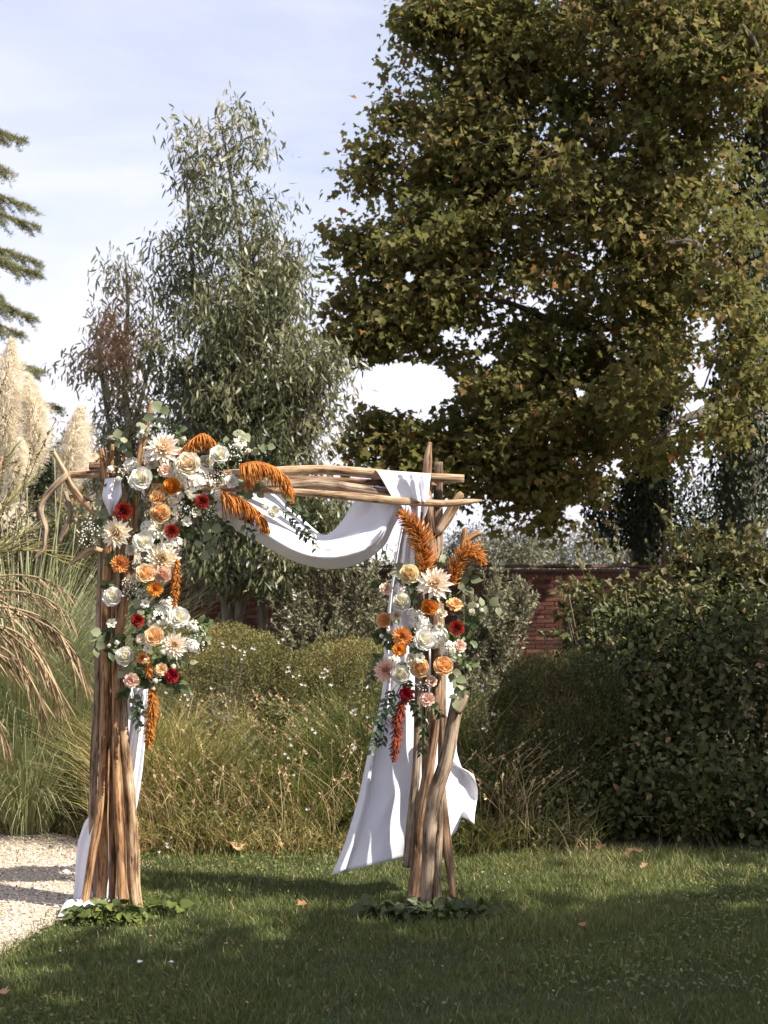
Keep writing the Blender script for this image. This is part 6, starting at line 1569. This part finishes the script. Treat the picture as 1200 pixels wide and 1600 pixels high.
RS = [([(440, 775), (458, 792), (474, 805), (490, 815)], 12, 22, 6.9, 'dark ruscus spray spreading right over the white swag'),
      ([(430, 790), (452, 808), (470, 830), (482, 842)], 12, 20, 6.9, 'dark ruscus spray trailing down over the white swag'),
      ([(470, 815), (482, 830), (490, 845), (494, 862)], 12, 12, 6.92, 'ruscus tip hanging lowest against the swag'),
      ([(390, 800), (384, 812), (386, 828), (404, 836)], 15, 8, 6.92, 'ruscus leaves under the lower orange amaranth'),
      ([(620, 1070), (606, 1090), (594, 1120), (586, 1150), (578, 1180)], 14, 26, 6.97, 'ruscus spray hanging over the left edge of the right cloth'),
      ([(626, 1072), (612, 1100), (602, 1130), (596, 1170)], 14, 22, 6.97, 'second ruscus spray hanging over the right cloth beside the red tassel'),
      ([(640, 1090), (650, 1110), (654, 1130)], 13, 10, 6.96, 'ruscus sprig in front of the pole left of the lowest blush carnation'),
      ([(668, 1105), (664, 1130), (662, 1160), (656, 1182)], 12, 18, 6.96, 'thin ruscus vine creeping down the right poles'),
      ([(605, 850), (602, 866), (596, 878)], 15, 5, 6.95, 'single dark ruscus tip in front of the pale shed'),
      ([(585, 1040), (578, 1060), (576, 1075)], 12, 8, 6.98, 'dark small-leaved sprig at the far left of the right cluster'),
      ([(222, 1085), (216, 1105), (214, 1125), (222, 1140)], 14, 12, 6.96, 'dark leaves over the white cloth of the left post'),
      ([(120, 660), (112, 690), (106, 708)], 11, 8, 8.4, 'small dark twig beside the pampas plume')]
for pts, l, n, Y, lab in RS[:-1]: sprig('ruscus_sprig', pts, 'rus', l, n, Y, lab, 'ruscus sprig', 'dark ruscus sprays in the flowers', droop=.35)
for (lst, side, grp) in ((LF, 'left', 'filler foliage on the left post'), (RF, 'right', 'filler foliage on the right post')):
    for rec in lst:
        a, b, r_, lab = rec[2], rec[3], rec[4], rec[5]
        an = gq.uniform(0, 6.28); L = r_ + gq.uniform(10, 22)
        if a > 370 and side == 'left' or a > 725 or (side == 'left' and (a < 150 or b < 680)): continue
        sprig('foliage_sprig', [(a - math.cos(an) * 4, b), (a + math.cos(an) * L * .6, b + math.sin(an) * L * .6 + 1), (a + math.cos(an) * L, b + math.sin(an) * L + 5)], 'fil', gq.uniform(12, 18), 11, gq.uniform(7.01, 7.08),
              'filler leaves behind the ' + ' '.join(lab.split()[:12]), 'foliage', grp)
# gypsophila clouds
M['gyp'] = leaf_mat('gypsophila_bloom', [(0, (.70, .68, .60)), (1, (.83, .82, .79))], .2, .7)
def gyp(px, py, rx, ry, n, label, Y=6.97):
    c = np.array(P(px, py, Y)); t = empty('gypsophila_spray', Vector(c), label, 'gypsophila', 'gypsophila sprays in the flowers')
    s = MB(); b = MB(); foot = np.array(P(px + gq.uniform(-6, 6), py + ry * .8, 7.06))
    for k in range(n):
        d = rdir(1, gq)[0] * gq.uniform(.2, 1) ** .5; e = np.array(P(px + d[0] * rx, py + d[2] * ry, Y + d[1] * .05))
        if k % 2 == 0: s.add(*tube([foot, (foot + e) / 2 + gq.normal(0, .006, 3), e], [.0009, .0007], 4, 3, caps=False)[:2], rnd=.6)
        V, T = scatter(ico_v, ico_t, [e], frames(rdir(1, gq), rdir(1, gq)), np.array([gq.uniform(.0035, .0062)])); b.add(V, T=T, rnd=gq.random())
    kids(link('stems', s.mesh('stems', M['filler'])), t); o = kids(link('blooms', b.mesh('blooms', M['gyp'])), t); o['kind'] = 'stuff'
for a in [(205, 920, 18, 22, 90, 'gypsophila cloud on the dark gap right of the left-edge white rose'), (222, 930, 12, 14, 40, 'gypsophila spray under the golden-hearted peach rose'), (200, 740, 22, 16, 70, 'gypsophila around the top of the white cloth knot'),
          (218, 880, 14, 12, 36, 'gypsophila left of the spiky cream dahlia'), (330, 745, 26, 18, 80, 'gypsophila along the beam right of the white hydrangea'), (372, 705, 20, 22, 60, 'gypsophila above the beam among eucalyptus leaves'),
          (290, 800, 20, 14, 46, 'gypsophila below the hydrangea near the inner red gerbera'), (310, 1000, 14, 22, 70, 'gypsophila tuft right of the low cream dahlia'), (240, 1056, 16, 12, 40, 'gypsophila among the lowest white buds'),
          (330, 800, 14, 16, 34, 'gypsophila hanging under the beam by the white bud'), (140, 835, 22, 26, 80, 'gypsophila spray far left below the crooked branches'), (655, 962, 8, 14, 34, 'gypsophila between the orange ranunculus and white hydrangea'),
          (660, 1072, 14, 8, 30, 'gypsophila above the lowest blush carnation'), (284, 712, 14, 12, 30, 'gypsophila left of the large cream rose'), (640, 905, 12, 12, 26, 'gypsophila behind the cream-yellow flower')]: gyp(*a)

# ------------------------------------------------------------ leafy plants at the feet of the posts, fallen leaves
def floor_plant(pts, lpx, n, kind, label, spread, gy, hmax=.13):
    c = G(*pts); t = empty('leafy_plant', c, label, 'plant')
    st = MB()
    for k in range(n):
        a = gq.uniform(0, 6.28); r_ = spread * gq.uniform(.05, 1) ** .7; h = gq.uniform(.03, hmax) * (1 - .5 * r_ / spread)
        e = np.array([c.x + math.cos(a) * r_, c.y + math.sin(a) * r_ * gy, h]); b0 = np.array([c.x + math.cos(a) * r_ * .3, c.y + math.sin(a) * r_ * .3 * gy, -.01])
        st.add(*tube([b0, (b0 + e) / 2 + (0, 0, .03), e], [.003, .002], 5, 4, caps=False)[:2], rnd=.5)
        d = norm(np.array([math.cos(a) + gq.normal(0, .5), math.sin(a) * .8 - .35 + gq.normal(0, .4), gq.uniform(-.7, .5)])); R = frames(d[None], np.array([[gq.normal(0, .6), -.5 + gq.normal(0, .5), .8]]))[0]
        s = lpx / F * c.y * gq.uniform(.6, 1.2)
        o = link('leaf', FLV[kind][int(gq.integers(5))], t)
        o.matrix_local = Matrix.Translation(Vector(e) - t.location) @ Matrix(R.tolist()).to_4x4() @ Matrix.Scale(s, 4)
    kids(link('stems', st.mesh('stems', M['filler'])), t)
HV = fan([(.12, -.10), (.36, -.06), (.46, .18), (.38, .48), (.18, .80), (0, 1.0), (-.18, .80), (-.38, .48), (-.46, .18), (-.36, -.06), (-.12, -.10)], .22, .25)
M['ground_leaf'] = leaf_mat('ground_leaf', [(0, (.05, .075, .016)), (1, (.17, .20, .05))], .25, .45)
M['ground_dark'] = leaf_mat('ground_dark_leaf', [(0, (.018, .03, .008)), (1, (.07, .085, .03))], .2, .45)
FLV = {'l': [rawmesh('leaf', HV[0], HV[1], M['ground_leaf'], {'rnd': np.full(len(HV[0]), i / 4)}) for i in range(5)], 'd': [rawmesh('leaf', HV[0], HV[1], M['ground_dark'], {'rnd': np.full(len(HV[0]), i / 4)}) for i in range(5)]}
floor_plant((165, 1442), 14, 190, 'l', 'bright leafy plant growing round the foot of the left post', .19, .3, .12)
floor_plant((262, 1428), 20, 16, 'l', 'a few broad leaves lying in the grass right of the left post', .14, .4)
floor_plant((672, 1430), 20, 150, 'd', 'dark broad-leaved plant spreading round the foot of the right post', .33, .42, .085)
floor_plant((580, 1432), 26, 7, 'd', 'few flat dark leaves left of the right post foot', .09, .4)
M['dead_leaf'] = leaf_mat('dead_leaf', [(0, (.14, .06, .03)), (.5, (.36, .18, .09)), (1, (.55, .38, .22))], .15, .6)
for (a, b, s, v, lab) in [(480, 1424, 22, .35, 'reddish brown fallen leaf between the posts'), (449, 1457, 14, .6, 'small tan fallen leaf below the reddish one'), (8, 1568, 26, .65, 'orange-tan fallen leaf at the bottom left corner'),
                          (372, 1338, 26, .8, 'dry tan leaf at the meadow edge'), (1002, 1366, 14, .95, 'pale dry leaf scrap on the sunlit lawn at the right'), (1046, 1375, 12, .5, 'brown leaf on the sunlit lawn, right of the pale scrap'), (912, 1459, 14, .4, 'brown leaf in the shaded lawn right of the right post'),
                          (800, 1536, 15, .15, 'dark red-brown leaf in the near right lawn'), (982, 1344, 16, .3, 'rust leaf under the hedge edge, centre'), (1000, 1341, 16, .35, 'rust leaf under the hedge edge, right beside another'), (936, 1336, 18, .6, 'upright orange leaf under the hedge edge, left'),
                          (757, 1312, 14, .5, 'orange leaf caught in the weeds right of the cloth'), (1112, 1340, 16, .2, 'brown leaf at the hedge foot far right'), (350, 1488, 9, 1, 'tiny pale leaf on the shaded lawn'), (210, 1310, 12, .6, 'tan leaf beside the path behind the left post'), (8, 1305, 14, .7, 'tan leaf at the far edge of the gravel')]:
    g = G(a, b); sc_ = s / F * g.y
    lv = fan([(x * 1, y) for x, y in (half + [(-p, q_) for p, q_ in reversed(half[:-1])])], .5, -.25)
    me = rawmesh('fallen_leaf', lv[0] * (1, 1, 1), lv[1], M['dead_leaf'], {'rnd': np.full(len(lv[0]), v)})
    o = link('fallen_leaf', me); o.location = (g.x, g.y, .035); o.scale = (sc_,) * 3
    o.rotation_euler = (gq.uniform(-.2, .6), gq.uniform(-.3, .3), gq.uniform(0, 6.28)); tag(o, lab, 'leaf', 'fallen leaves')
for (a, b, lab) in [(216, 1520, 'white fallen petal on the near left lawn'), (262, 1519, 'larger white fallen petal right of the first one'), (96, 1500, 'white fallen petal near the gravel edge')]:
    g = G(a, b); o = link('fallen_petal', rawmesh('fallen_petal', OVV * (1.6, 1, 1.5), OVT, M['white_petal'], {'rnd': np.ones(8)})); o.location = (g.x, g.y, .04); o.scale = (.03,) * 3; o.rotation_euler = (.3, .1, gq.uniform(0, 6)); tag(o, lab, 'petal', 'fallen white petals')
